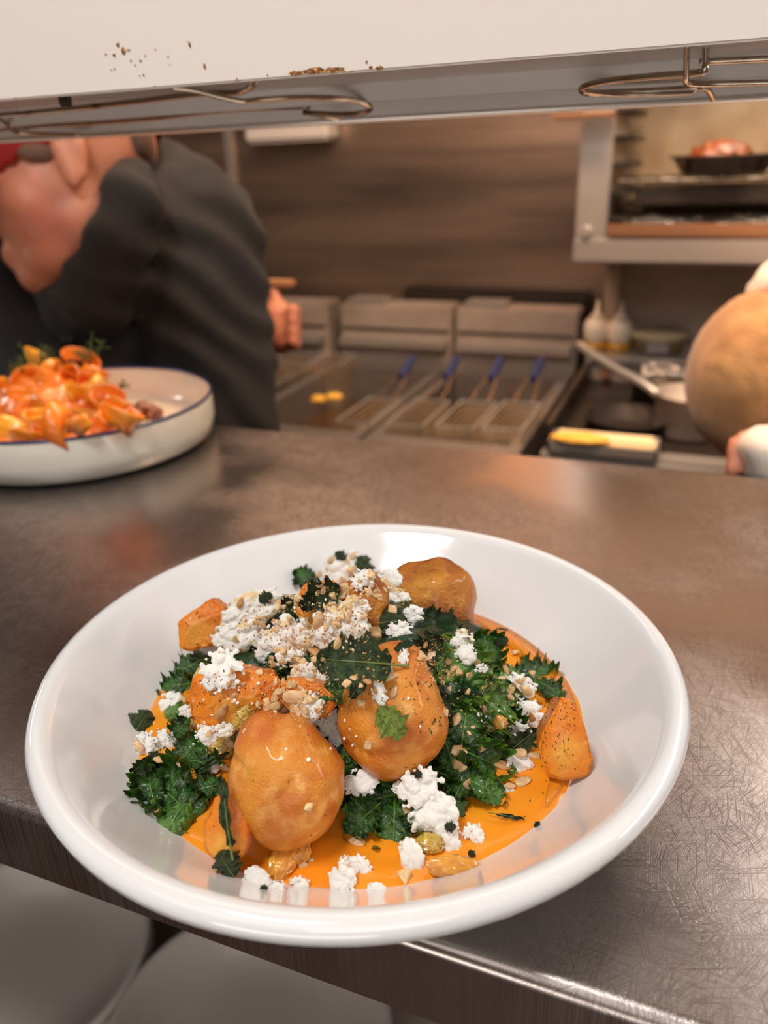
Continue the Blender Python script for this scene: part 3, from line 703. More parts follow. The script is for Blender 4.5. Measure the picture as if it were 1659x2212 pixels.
cheese_tab = [ # px,py,w,h,ang,spiced,label
    (545, 1318, 130, 74, 25, 1, 'long white cheese crumble at the upper left of the heap, over charred squash'),
    (522, 1372, 110, 76, 0, 1, 'white cheese crumble with a tan crumb coating, above the big squash lump'),
    (635, 1362, 100, 84, 20, 1, 'heavily spiced cheese crumble at the centre left of the heap'),
    (598, 1388, 90, 70, 30, 1, 'cheese crumble wedged between the two left ones, orange dusted'),
    (626, 1408, 60, 60, 70, 0, 'cheese bit hanging below the spiced centre left crumble'),
    (738, 1352, 110, 110, 10, 1, 'large spiced cheese crumble right above the big sage leaf'),
    (752, 1315, 84, 60, 10, 1, 'rust-dusted cheese crumble on top of the one above the sage leaf'),
    (706, 1385, 60, 44, 0, 0, 'cheese lump showing left above the big sage leaf'),
    (484, 1446, 92, 84, 35, 0, 'white cheese crumble lying on the big squash lump'),
    (460, 1415, 52, 50, 60, 0, 'small cheese crumble at the left shoulder of the big squash lump'),
    (738, 1226, 80, 56, 15, 0, 'cheese crumble crowning the very top of the heap'),
    (785, 1255, 44, 50, 90, 0, 'small cheese crumb behind the topmost sage leaf'),
    (849, 1254, 48, 46, 0, 0, 'round cheese crumble touching the back dumpling, uppermost of three'),
    (848, 1293, 68, 42, 0, 1, 'peppered cheese crumble in front of the back dumpling, middle of three'),
    (890, 1325, 44, 36, 0, 0, 'small plain cheese crumble in front of the back dumpling, lowest of three'),
    (862, 1363, 54, 40, 0, 0, 'cheese crumble sitting on top of the dumpling right of centre'),
    (998, 1382, 48, 42, 0, 1, 'speckled cheese crumble at the top of the right-hand greens'),
    (1004, 1412, 44, 44, 80, 0, 'cheese crumb hanging just below the speckled one on the right'),
    (1042, 1442, 26, 20, 0, 0, 'tiny cheese crumb among the dark kale on the right'),
    (664, 1456, 54, 60, 70, 1, 'dusted cheese crumble left below the big sage leaf'),
    (706, 1462, 50, 42, 0, 0, 'shaded cheese crumble directly under the big sage leaf'),
    (820, 1497, 30, 50, 20, 0, 'slim cheese crumb lying on the face of the right dumpling'),
    (871, 1420, 22, 36, 0, 0, 'tiny cheese crumb beside the sage stem'),
    (836, 1447, 24, 24, 0, 0, 'tiny cheese crumb under the sage stem'),
    (672, 1524, 60, 50, 45, 1, 'cheese crumble just above the front dumpling, with seeds on it'),
    (705, 1556, 66, 60, 20, 1, 'cheese crumble at the upper right shoulder of the front dumpling'),
    (732, 1590, 36, 36, 0, 0, 'cheese bit in the cleft between the two big dumplings'),
    (374, 1518, 50, 44, 30, 0, 'cheese crumble at the left rim of the puree, upper of the left group'),
    (403, 1538, 28, 30, 60, 0, 'cheese bit resting on the wet kale scrap at left'),
    (322, 1608, 50, 54, 50, 0, 'cheese crumble next to the square sage leaf at far left'),
    (358, 1600, 46, 44, 10, 0, 'cheese crumble on bare puree at the far left'),
    (449, 1582, 42, 44, 80, 0, 'cheese crumble left above the olive raisin'),
    (487, 1572, 46, 32, 10, 1, 'seeded cheese crumble directly above the olive raisin'),
    (466, 1660, 18, 18, 0, 0, 'tiny cheese crumb between kale and the orange nut piece at left'),
    (780, 1690, 70, 54, 10, 0, 'cheese crumble on the front centre kale'),
    (862, 1698, 30, 28, 0, 0, 'tiny cheese crumb left of the largest crumble'),
    (906, 1692, 92, 88, 0, 0, 'upper block of the largest cheese crumble at front right of centre'),
    (934, 1752, 92, 96, 100, 0, 'lower block of the largest cheese crumble at front right of centre'),
    (970, 1812, 46, 72, 10, 0, 'cheese crumble below the largest one, with a green fleck on top'),
    (1022, 1800, 40, 48, 30, 0, 'lone round cheese crumble on open puree at front right'),
    (890, 1850, 48, 76, 15, 0, 'cheese crumble left of the long amber raisin'),
    (778, 1868, 50, 40, 150, 0, 'upper cheese crumble of the pair lying on the front puree'),
    (742, 1896, 56, 56, 130, 0, 'lower cheese crumble of the pair lying on the front puree'),
    (745, 1862, 26, 30, 0, 0, 'small cheese crumb above the front pair on the puree'),
    (556, 1902, 60, 48, 150, 0, 'cheese crumble at the front lower left edge of the puree'),
    (598, 1917, 36, 28, 0, 0, 'small cheese crumb by the front rim, below the amber raisin'),
    (648, 1907, 40, 32, 0, 0, 'cheese crumb at the front rim just right of the amber raisin'),
    (814, 1920, 40, 26, 0, 0, 'half-sunk cheese crumb at the front rim right of the pair'),
    (1116, 1478, 74, 50, 160, 0, 'cheese crumble under two soft brown seeds, above the squash wedge'),
    (1140, 1545, 58, 60, 30, 0, 'cheese crumble touching the left side of the squash wedge'),
    (1118, 1575, 44, 44, 60, 0, 'cheese crumble just above the straight sage leaf'),
    (1120, 1650, 54, 42, 160, 0, 'cheese crumble on the puree below the straight sage leaf'),
    (1096, 1703, 30, 16, 0, 0, 'flat cheese scrap floating on the puree at right')]
COBJ = []
CANCH = {(906, 1692): (905, 1748), (862, 1698): (850, 1735), (934, 1752): (915, 1755)}   # crumbs piled on the crumb or leaf in front
for i, (px, py, w, h, an, sp, lb) in enumerate(cheese_tab):
    o = bpy.data.objects.new('cheese_crumble', CH[i % 7][sp]); COL.objects.link(o)
    an_ = CANCH.get((px, py)); hp = (at(px, py, d=(hit(*an_)[0]-CPOS).dot(CF)-.002), -CF) if an_ else hit(px, py)
    s = mpp(hp[0])
    put(o, px, py, an+90, 1, hp=hp, lift=min(w, h)*s*.34, nmix=.75, sx=w*1.16, sy=h*1.16, sz=min(w, h)*.8)
    setp(o, lb, 'cheese', GC); COBJ.append(o)
bpy.context.view_layer.update()

# ---- raisins
def raisin_mesh(seed):
    bm = bmesh.new(); bmesh.ops.create_icosphere(bm, subdivisions=5, radius=.5)
    for v in bm.verts:
        d = v.co.normalized(); w = math.sin(math.atan2(d.z, d.y)*5+2.2*nz(d, 1.6, seed)*3)*.06+.05*nz(d, 4, seed)+.03*math.sin(d.x*14+nz(d, 2, seed)*6)
        v.co = V((d.x*.5, d.y*.5, d.z*.42))*(1+w*1.3)
    me = bpy.data.meshes.new('raisin'); bm.to_mesh(me); bm.free(); me.polygons.foreach_set('use_smooth', [True]*len(me.polygons)); return me
for i, (px, py, w, h, an, m, lb) in enumerate([
    (484, 1622, 70, 52, 20, 'raisin_green', 'plump olive-gold raisin left of the front dumpling'),
    (528, 1546, 56, 40, 60, 'raisin_green', 'olive-gold raisin partly hidden above the front dumpling'),
    (612, 1866, 82, 56, 75, 'raisin', 'glossy amber raisin standing in puree below the front dumpling'),
    (650, 1848, 52, 44, 60, 'raisin', 'smaller amber raisin tucked right under the front dumpling'),
    (928, 1826, 62, 44, 0, 'raisin_green', 'olive raisin between cheese crumbles at the front'),
    (980, 1876, 120, 50, -4, 'raisin', 'long wrinkled amber raisin at the front edge of the puree'),
    (1085, 1560, 34, 30, 0, 'raisin', 'small amber raisin in the right-hand kale left of the wedge cheese')]):
    me = raisin_mesh(i); me.materials.append(M[m]); o = bpy.data.objects.new('raisin', me); COL.objects.link(o)
    s = mpp(hit(px, py)[0]); put(o, px, py, an, 1, lift=h*s*.28, nmix=.3, sx=h, sy=w, sz=h*.8)
    # long axis is local Y
    setp(o, lb, 'raisin', 'golden raisins in the wide bowl'); COBJ.append(o)
bpy.context.view_layer.update()
bvh[0] = build_bvh(BIG+KOBJ+COBJ+[puree_o, bowl_o])

# ---- sage leaves
def sage_mesh(seed, W=.25, torn=.25, curl=.2, bend=.35, nu=110, nv=20):
    rnd = random.Random(seed); bm = bmesh.new(); rows = []; ph = rnd.uniform(0, 6)
    for i in range(nu+1):
        s = i/nu; w = W*math.sin(PI*min(1, s*.96+.03))**.6*(1+torn*noise.noise(V((s*7, seed, 0)))); row = []
        for j in range(nv+1):
            t = j/nv*2-1; a = abs(t)
            e = 1+torn*.5*a**3*noise.noise(V((s*11, seed+(5 if t > 0 else 0), 2)))+torn*.35*a**4*noise.noise(V((s*34, seed+(5 if t > 0 else 0), 5)))+.03*a**4*math.sin(s*120+ph)
            x = t*w*e+.05*noise.noise(V((s*5, seed, 9))); z = .05*noise.noise(V((t*2, s*5, seed)))+curl*t*t*W*2-bend*(s-.5)**2+.03*noise.noise(V((x*9, s*9, seed)))+.05*a*a*math.sin(s*17+ph+(2 if t > 0 else 0))
            z += .010*noise.noise(V((x*45, s*45, seed)))-.02*math.exp(-(t*8)**2)
            row.append(bm.verts.new((x, s-.5, z)))
        rows.append(row)
    for A, B in zip(rows, rows[1:]):
        for k in range(nv): bm.faces.new((A[k], A[k+1], B[k+1], B[k]))
    me = bpy.data.meshes.new('sage'); bm.to_mesh(me); bm.free(); me.polygons.foreach_set('use_smooth', [True]*len(me.polygons))
    rib = [(0, s/12-.5, -bend*(s/12-.5)**2+.0) for s in range(-3, 12)]
    rb = tube(bmesh.new(), rib, [.020*(1-i/17) for i in range(15)], 6); rm = bpy.data.meshes.new('rib'); rb.to_mesh(rm); rb.free(); rm.materials.append(M['sage_rib'])
    return me, rm
SG = {'wide': sage_mesh(1, .34, .5, .25, .35), 'torn': sage_mesh(2, .44, .6, -.3, .5), 'long': sage_mesh(3, .23, .12, .15, .25), 'strip': sage_mesh(4, .075, .25, .4, .15), 'frill': sage_mesh(6, .42, .6, .5, .8), 'pale': sage_mesh(7, .40, .6, .2, .4)}
for k, (me, rm) in SG.items(): me.materials.append(M['sage_light'] if k == 'pale' else M['sage'])
GS = 'fried sage leaves in the wide bowl'
SOBJ = []
ANCH = {764: (842, 1450), 940: (960, 1330), 780: (800, 1478)}   # leaves that lean on a neighbouring dumpling
for (px, py, sz, an, kd, lf, lb) in [
    (764, 1430, 160, 176, 'wide', .003, 'large dark fried sage leaf with a pale stem at the centre of the dish'),
    (780, 1480, 66, 55, 'long', .003, 'small sage leaf just below the large central one, pointing down left'),
    (940, 1358, 118, 160, 'wide', .004, 'broad crumpled sage leaf in front of the back dumpling'),
    (842, 1344, 76, 10, 'torn', .002, 'crumpled sage scrap between the top crumbs and the back dumpling'),
    (781, 1228, 58, 80, 'torn', .002, 'sage leaf folded over the topmost cheese crumble'),
    (700, 1278, 76, 20, 'frill', .003, 'shredded sage leaf at the upper left of the heap top'),
    (736, 1202, 30, 140, 'torn', .001, 'tiny sage scrap at the very tip of the heap'),
    (634, 1316, 52, 20, 'frill', .002, 'small curled sage scrap among the left cheese crumbles'),
    (574, 1291, 32, 30, 'torn', .001, 'sage crumb on the upper edge of the left cheese'),
    (614, 1288, 44, 0, 'strip', .001, 'thin rolled sage strip at the upper left skyline of the heap'),
    (302, 1568, 74, 60, 'torn', .002, 'square dark sage leaf standing on the bowl wall at far left'),
    (308, 1645, 54, 40, 'wide', .001, 'small textured sage leaf flat on the puree at far left'),
    (335, 1636, 30, 0, 'torn', .001, 'sage scrap beside the cheese at far left'),
    (493, 1738, 150, 97, 'strip', .003, 'narrow sage leaf with a yellow midrib lying down the front left squash'),
    (492, 1862, 66, 120, 'torn', .002, 'ragged sage leaf at the front left edge of the puree'),
    (1116, 1598, 104, 40, 'long', .004, 'straight whole sage leaf left of the squash wedge'),
    (1100, 1763, 62, -10, 'strip', .001, 'rolled dark sage strip alone on the puree at right'),
    (1160, 1614, 54, -18, 'strip', .002, 'rolled sage strip at the foot of the squash wedge'),
    (846, 1556, 80, -50, 'pale', .0012, 'pale green torn herb leaf stuck on the face of the right dumpling'),
    (872, 1398, 44, 20, 'long', .002, 'small sage leaf above the stem of the large one'),
    (1158, 1780, 16, 50, 'torn', .001, 'green fleck near the right edge of the puree'),
    (1083, 1361, 28, -10, 'strip', .001, 'green sliver at the back edge of the puree'),
    (935, 1405, 76, 40, 'frill', .002, 'dark shredded sage behind the right dumpling shoulder'),
    (462, 1642, 84, 30, 'strip', .003, 'dark thin sage leaf crossing the front left kale'),
    (905, 1672, 18, 40, 'torn', .001, 'green scrap on the largest cheese crumble'),
    (971, 1784, 26, 0, 'torn', .001, 'green scrap on the cheese below the largest crumble'),
    (1018, 1843, 18, -30, 'torn', .001, 'green scrap beside the long amber raisin'),
    (571, 1919, 18, 10, 'torn', .001, 'green scrap on the cheese at the front rim'),
    (668, 1300, 40, 70, 'frill', .002, 'sage bit hanging under the shredded leaf at the heap top'),
    (500, 1815, 20, 0, 'torn', .001, 'green scrap below the narrow sage leaf on the squash'),
    (1085, 1385, 30, 40, 'torn', .001, 'green scrap above the far right kale')]:
    me, rm = SG[kd]
    o = bpy.data.objects.new('sage_leaf', me); COL.objects.link(o); put(o, px, py, an, sz, lift=lf+.0015, nmix=.7, hp=ANCH.get(px) and (at(px, py, d=(hit(*ANCH[px])[0]-CPOS).dot(CF)), hit(*ANCH[px])[1]))
    setp(o, lb, 'sage', GS)
    if sz > 50: r = bpy.data.objects.new('rib', rm); COL.objects.link(r); r.parent = o
    SOBJ.append(o)
bpy.context.view_layer.update()
bvh[0] = build_bvh(BIG+KOBJ+COBJ+SOBJ+[puree_o, bowl_o])

# ---- seeds and chopped nuts
def seed_mesh(sd, m):
    bm = bmesh.new(); bmesh.ops.create_icosphere(bm, subdivisions=3, radius=.5)
    for v in bm.verts:
        d = v.co*2; y = d.y
        w = .25*(1-.35*y)*1.0
        v.co = V((d.x*w, y*.5, d.z*.14))+d*.02*nz(d, 3, sd)
    me = bpy.data.meshes.new('seed'); bm.to_mesh(me); bm.free(); me.materials.append(m); me.polygons.foreach_set('use_smooth', [True]*len(me.polygons)); return me
def nut_mesh(sd, m):
    rnd = random.Random(sd+50); bm = bmesh.new()
    for k in range(11): bm.verts.new((rnd.uniform(-.42, .42), rnd.uniform(-.5, .5), rnd.uniform(-.3, .3)))
    bmesh.ops.convex_hull(bm, input=list(bm.verts))
    for v in [v for v in bm.verts if not v.link_faces]: bm.verts.remove(v)
    bmesh.ops.bevel(bm, geom=list(bm.edges), offset=.06, segments=2, affect='EDGES', clamp_overlap=True)
    bmesh.ops.recalc_face_normals(bm, faces=bm.faces)
    me = bpy.data.meshes.new('nut'); bm.to_mesh(me); bm.free(); me.materials.append(m); return me
SEEDS = [seed_mesh(k, M['seed'] if k % 3 else M['seed_dark']) for k in range(6)]
NUTS = [nut_mesh(k, M['nut'] if k % 2 else M['seed']) for k in range(7)]
def bit(kind, px, py, sz, an, lb, grp, k):
    me = (SEEDS if kind == 's' else NUTS)[k % (6 if kind == 's' else 7)]
    o = bpy.data.objects.new('sunflower_seed' if kind == 's' else 'chopped_nut', me); COL.objects.link(o)
    s = mpp(hit(px, py)[0])
    put(o, px, py, an, sz, lift=sz*s*.10, nmix=.25)
    setp(o, lb.replace('seed or nut bit', 'seed' if kind == 's' else 'nut chip').replace('nut bit', 'seed' if kind == 's' else 'nut chip'), 'seed' if kind == 's' else 'nut', grp); return o
single = [
    ('s', 683, 1412, 50, 150, 'long pointed sunflower seed left of the large sage leaf'),
    ('s', 838, 1463, 46, 2, 'slim tan sunflower seed lying level under the sage stem'),
    ('s', 851, 1494, 28, 70, 'sunflower seed upright beside the slim cheese crumb on the dumpling'),
    ('n', 667, 1741, 26, 60, 'flat grey-beige nut slice stuck on the front dumpling'),
    ('n', 794, 1608, 26, 0, 'pale seed stuck low on the face of the right dumpling'),
    ('s', 728, 1386, 36, 95, 'sunflower seed standing just above the large sage leaf'),
    ('n', 745, 1275, 38, 20, 'rounded peanut-like nut near the top of the heap'),
    ('n', 742, 1250, 24, 10, 'pale nut piece just under the topmost cheese'),
    ('s', 765, 1200, 24, 40, 'sunflower seed stuck in the topmost cheese crumble'),
    ('n', 716, 1212, 24, 100, 'nut piece at the left of the topmost cheese crumble'),
    ('s', 848, 1272, 30, 60, 'dark sunflower seed between the two cheese crumbs by the back dumpling'),
    ('n', 848, 1318, 24, 80, 'square nut piece below the peppered cheese crumble'),
    ('n', 809, 1370, 44, 80, 'tan nut chunk just left of the dumpling top'),
    ('s', 687, 1338, 46, 85, 'brown sunflower seed between the two large spiced cheeses'),
    ('n', 636, 1460, 34, 40, 'orange-tan nut left of the cheese under the sage'),
    ('n', 590, 1526, 60, 165, 'long pale nut sliver above the front dumpling'),
    ('n', 612, 1530, 26, 0, 'small oval pale nut right on the top edge of the front dumpling'),
    ('n', 642, 1535, 50, 150, 'pinkish nut chunk above the right shoulder of the front dumpling'),
    ('s', 480, 1535, 44, 60, 'pale seed sliver lying on the big squash lump'),
    ('s', 640, 1504, 60, 0, 'broad tan sunflower seed in the middle above the front dumpling'),
    ('n', 412, 1568, 36, 70, 'soft brown seed cluster at left above the front left kale'),
    ('n', 404, 1592, 44, 30, 'soaked pale seed at left beside the front left kale'),
    ('n', 386, 1648, 22, 20, 'orange-tan nut on top of the front left kale'),
    ('s', 344, 1642, 34, 160, 'brown seed on the puree beside the small sage leaf at far left'),
    ('n', 486, 1657, 28, 10, 'orange-tan nut right below the olive raisin'),
    ('s', 300, 1612, 34, 130, 'soaked brown seed under the square sage leaf at far left'),
    ('n', 395, 1512, 22, 150, 'orange nut chip on the left upper cheese crumble'),
    ('n', 882, 1752, 30, 60, 'bright tan nut at the left edge of the largest cheese crumble'),
    ('s', 770, 1820, 40, 160, 'pale seed half sunk in puree below the front dumpling'),
    ('n', 873, 1893, 44, 150, 'square pale nut piece at the front edge of the puree'),
    ('n', 1008, 1693, 28, 60, 'triangular nut on the tongue-like kale leaf'),
    ('s', 1130, 1690, 42, 30, 'sunflower seed floating on the puree at right'),
    ('s', 1102, 1698, 26, 10, 'small seed touching the flat cheese scrap on the puree'),
    ('s', 1082, 1655, 46, 165, 'large pale seed on the puree left of the cheese below the sage'),
    ('s', 1122, 1628, 40, 160, 'pale seed just under the straight sage leaf'),
    ('s', 1152, 1634, 30, 160, 'pale pointed seed at the foot of the squash wedge'),
    ('n', 1088, 1562, 26, 60, 'brown bean-like nut in the right-hand kale'),
    ('n', 990, 1648, 28, 10, 'brown nut at the lower edge of the right-hand kale'),
    ('n', 986, 1620, 34, 60, 'soaked beige nut in the kale beside the right dumpling'),
    ('n', 986, 1556, 28, 30, 'curled pale seed in the kale beside the right dumpling'),
    ('s', 1108, 1486, 36, 40, 'soft brown seed on the cheese above the squash wedge, left of two'),
    ('s', 1135, 1490, 36, 140, 'soft brown seed on the cheese above the squash wedge, right of two'),
    ('s', 1148, 1548, 28, 110, 'tan seed pressed in the cheese beside the squash wedge'),
    ('n', 1113, 1412, 22, 0, 'pale nut on the puree behind the far right kale'),
    ('n', 1148, 1456, 18, 150, 'nut chip on the far right curly kale'),
    ('s', 1090, 1445, 30, 100, 'pale seed on the dark kale of the right-hand greens'),
    ('n', 961, 1540, 22, 60, 'pale crumb on the right edge of the dumpling'),
    ('s', 490, 1312, 28, 60, 'pale seed on top of the back left squash cube edge'),
    ('s', 520, 1302, 26, 70, 'seed standing at the left end of the upper left cheese'),
    ('n', 470, 1362, 16, 0, 'tiny seed between the squash cube and the cheese'),
    ('n', 508, 1378, 24, 90, 'clear pale seed pressed in the cheese above the squash lump'),
    ('n', 600, 1300, 30, 30, 'nut chunk on the upper skyline of the left cheese'),
    ('n', 645, 1293, 28, 10, 'round tan nut beside the thin rolled sage strip'),
    ('n', 655, 1870, 22, 120, 'nut chip in the syrup right of the amber raisin'),
    ('n', 672, 1858, 18, 50, 'white nut chip under the front dumpling at right'),
    ('s', 1000, 1660, 30, 0, 'small nut on the puree edge below the right-hand kale')]
for k, (kd, px, py, sz, an, lb) in enumerate(single): bit(kd, px, py, sz, an, lb, 'seeds and nuts singled out', k)
zones = [  # cx, cy, rx, ry, n, label
    (755, 1262, 80, 52, 34, 'small toasted seed or nut bit scattered around the top of the heap'),
    (650, 1330, 110, 45, 24, 'small toasted nut bit strewn among the large left cheese crumbles'),
    (745, 1330, 60, 50, 10, 'small toasted nut bit on the spiced cheese above the sage leaf'),
    (640, 1440, 62, 62, 26, 'small toasted nut bit in the hollow left of the large sage leaf'),
    (640, 1520, 95, 30, 24, 'small toasted nut bit along the top edge of the front dumpling'),
    (780, 1490, 50, 30, 8, 'small toasted nut bit under the large sage leaf'),
    (935, 1430, 40, 60, 16, 'small pale seed in the shadowed greens right of the dumpling top'),
    (1040, 1470, 90, 60, 12, 'small pale seed bit caught in the right-hand kale'),
    (540, 1490, 70, 50, 10, 'small nut bit stuck on the big squash lump'),
    (1010, 1600, 60, 60, 6, 'small seed bit caught low in the right-hand kale'),
    (485, 1590, 50, 30, 6, 'small seed bit around the olive raisin')]
rz = random.Random(11)
for (cx, cy, rx, ry, n, lb) in zones:
    for k in range(n):
        a = rz.uniform(0, 6.28); r = math.sqrt(rz.random())
        bit('s' if k % 3 == 0 else 'n', cx+rx*r*math.cos(a), cy+ry*r*math.sin(a), rz.uniform(11, 24), rz.uniform(0, 180), lb, lb+'s', k+int(cx))
bpy.context.view_layer.update()

# ---- crumbs and flecks: uncountable
def flecks(name, label, cat, m, spots, size, seed, seg=1):
    rnd = random.Random(seed); bm = bmesh.new()
    for (cx, cy, rx, ry, n) in spots:
        for _ in range(n):
            a = rnd.uniform(0, 6.28); r = math.sqrt(rnd.random()); P, nn = hit(cx+rx*r*math.cos(a), cy+ry*r*math.sin(a))
            if (P-BC).length > .14 or (V((P.x, P.y, 0))-BC).length > .0985: continue
            s = rnd.uniform(*size)*.0001; R = Euler((rnd.uniform(0, 6), rnd.uniform(0, 6), rnd.uniform(0, 6))).to_matrix().to_4x4()
            bmesh.ops.create_icosphere(bm, subdivisions=1, radius=1, matrix=Matrix.Translation(P+nn*s*.3) @ R @ Matrix.Diagonal((s, s*rnd.uniform(.5, 1), s*rnd.uniform(.4, .8), 1))) if seg else bmesh.ops.create_cube(bm, size=1.6, matrix=Matrix.Translation(P+nn*s*.3) @ R @ Matrix.Diagonal((s*1.6, s*rnd.uniform(.4, .7), s*.4, 1)))
    o = obj(name, bm, m, smooth=False); setp(o, label, cat, kind='stuff'); return o
flecks('toasted_crumbs', 'fine tan toasted crumbs sprinkled over the cheese and the heap', 'crumbs', M['crumb'],
    [(640, 1350, 130, 60, 170), (745, 1345, 60, 70, 110), (750, 1240, 70, 50, 150), (640, 1450, 70, 70, 200), (660, 1520, 110, 50, 160), (500, 1440, 70, 50, 20), (850, 1290, 40, 30, 20), (1000, 1380, 40, 30, 16), (940, 1430, 50, 60, 130), (520, 1500, 90, 60, 30), (1040, 1500, 100, 80, 90), (850, 1440, 90, 60, 30)], (2.5, 7), 3)
flecks('spice_flecks', 'tiny dark red-brown spice flecks over puree and fried pieces', 'spice', M['spice'],
    [(1130, 1440, 90, 80, 130), (1210, 1540, 40, 90, 50), (640, 1690, 110, 120, 10), (860, 1540, 100, 120, 34), (930, 1290, 80, 80, 26), (500, 1500, 90, 60, 50), (1210, 1590, 50, 80, 46), (490, 1780, 40, 70, 26), (440, 1340, 45, 50, 40), (640, 1360, 130, 60, 24), (750, 1330, 60, 80, 24), (330, 1580, 50, 60, 20), (1150, 1700, 90, 60, 12), (1290, 1600, 50, 60, 4)], (1.6, 4.2), 5, 0)
flecks('herb_flecks', 'tiny green herb flecks dotted over puree and cheese', 'herbs', M['herb'],
    [(1130, 1430, 110, 80, 40), (640, 1360, 150, 80, 16), (850, 1500, 100, 120, 12), (330, 1640, 50, 60, 14), (1120, 1730, 110, 60, 5), (1000, 1500, 110, 110, 50)], (3, 6), 6, 0)
flecks('cheese_crumbs', 'tiny loose white cheese crumbs scattered over the dish', 'cheese', M['cheese'],
    [(640, 1360, 150, 80, 40), (630, 1650, 110, 120, 3), (860, 1560, 100, 90, 2), (740, 1590, 30, 40, 8), (400, 1560, 80, 60, 12), (1100, 1550, 80, 100, 16), (520, 1500, 70, 50, 8), (780, 1890, 120, 30, 5)], (5, 9), 8)

# glossy oil pooled on the puree around the back right
def oil_band():
    bm = bmesh.new(); n = 60; A = []; B = []
    for k in range(n+1):
        a = math.radians(-20+k/n*130)
        w = .012*math.sin(PI*k/n)**.6+.001
        R = .0985; A.append(bm.verts.new((R*math.cos(a), R*math.sin(a), .0225))); r = R-w-.003*noise.noise(V((a*3, 1, 1)))
        B.append(bm.verts.new((r*math.cos(a), r*math.sin(a), .0236)))
    for k in range(n): bm.faces.new((A[k], A[k+1], B[k+1], B[k]))
    g = bmesh.ops.extrude_face_region(bm, geom=list(bm.faces))
    bmesh.ops.translate(bm, verts=[v for v in g['geom'] if isinstance(v, bmesh.types.BMVert)], vec=(0, 0, -.002))
    bmesh.ops.recalc_face_normals(bm, faces=bm.faces)
    o = obj('spiced_oil', bm, M['oilring'], smooth=True); o.location = BC
    setp(o, 'speckled orange spiced oil along the back right edge of the puree', 'oil')
oil_band()

# ------------------------------------------------------------------ the second plate
PC = V((-.578, .597, 0)); PR = .1345
def second_plate():
    prof = [(0, .006), (.115, .006), (.127, .009), (.1315, .018), (.1325, .0435), (.1338, .0452), (PR, .0435), (.1350, .02), (.132, .006), (.122, .0), (0, .0)]
    t = empty('enamel_dish', PC, label='straight-sided cream dish with a thin navy rim at the left', cat='dish')
    bm = lathe(bmesh.new(), prof, 128); o = obj('dish_body', bm, M['enamel'], t, True)
    bm = lathe(bmesh.new(), [(.1322, .0437), (.1325, .0452), (.1338, .0461), (.1349, .0450), (.13495, .0432)], 128)
    obj('navy_rim', bm, M['navy'], t, True)
second_plate()
def ribbon(P, R, turns, w, seed, flat):
    rnd = random.Random(seed); bm = bmesh.new(); n = 40; A = []; ph = rnd.uniform(0, 6)
    for k in range(n+1):
        s = k/n; a = ph+turns*2*PI*s; r = R*(1-.35*s)
        c = V((r*math.cos(a), r*math.sin(a)*flat, .006*math.sin(s*7+ph)+.010*s))
        up = V((.4*math.cos(a+1), .4*math.sin(a+1), 1)).normalized(); ww = w*math.sin(PI*(s*.9+.05))**.4
        A.append([bm.verts.new(c-up*ww), bm.verts.new(c-up*ww*.3+V((.0015, 0, 0))), bm.verts.new(c+up*ww*.3+V((.0015, 0, 0))), bm.verts.new(c+up*ww)])
    for x, y in zip(A, A[1:]):
        for k in range(3): bm.faces.new((x[k], x[k+1], y[k+1], y[k]))
    return bm
rn = random.Random(5)
RIBN = ['rising at the left of the heap', 'just under the left dill sprig', 'in the middle of the upper heap', 'at the right of the summit', 'sliding off the right shoulder', 'in the left centre of the heap', 'in the very middle of the heap', 'right of the middle', 'reaching toward the browned pieces', 'low at the left', 'low in front of the middle', 'low at the front rim', 'at the front right of the heap', 'lowest at the left frame edge', 'touching the front rim at left', 'cut by the frame at mid height', 'on the left shoulder of the heap', 'half buried near the summit', 'topmost, below the right dill sprig', 'topmost, beside the left dill sprig', 'mostly out of frame at the front', 'outermost on the right']
# heap centre seen around px 90..260, y 790..950
HC = PC+V((-.012, -.012, 0))
pos = [(60, 850), (110, 815), (150, 830), (195, 820), (215, 850), (90, 880), (140, 885), (180, 880), (240, 880), (40, 900), (100, 920), (150, 930), (205, 925), (20, 935), (60, 945), (-20, 890), (30, 860), (130, 850), (175, 800), (85, 800), (-40, 930), (255, 905)]
for k, (px, py) in enumerate(pos):
    Y = .575+(.0 if py > 900 else .03)
    P = at(px, py, Y=Y-.0009*(py-850)); P.z = max(P.z, .016)
    bm = ribbon(P, rn.uniform(.014, .024), rn.uniform(.7, 1.5), rn.uniform(.008, .013), k, rn.uniform(.6, 1)); yel = k % 3 == 1
    o = obj('shaved_ribbon', bm, M['carrot_yellow'] if yel else M['carrot'], smooth=True); o.location = P; o.rotation_euler = (rn.uniform(-.9, .9), rn.uniform(-.9, .9), rn.uniform(0, 6))
    so = o.modifiers.new('thick', 'SOLIDIFY'); so.thickness = .0014
    setp(o, ('yellow' if yel else 'orange')+' shaved vegetable ribbon on the navy-rimmed dish, '+RIBN[k], 'vegetable', ('yellow' if yel else 'orange')+' shaved ribbons on the dish')
def core2():
    bm = bmesh.new(); bmesh.ops.create_icosphere(bm, subdivisions=5, radius=1)
    for v in bm.verts:
        d = v.co.normalized(); r = 1+.15*nz(d, 4, 2)+.1*nz(d, 9, 2); v.co = V((d.x*.075*r, d.y*.06*r, .007+max(0, d.z)*.058*r*(1-.1*d.x)))
    bmesh.ops.recalc_face_normals(bm, faces=bm.faces)
    o = obj('braised_carrot', bm, M['carrot'], smooth=True); o.location = PC+V((-.035, .0, 0))
    setp(o, 'soft orange braised vegetable mass under the ribbons on the navy-rimmed dish', 'vegetable', kind='stuff')
core2()
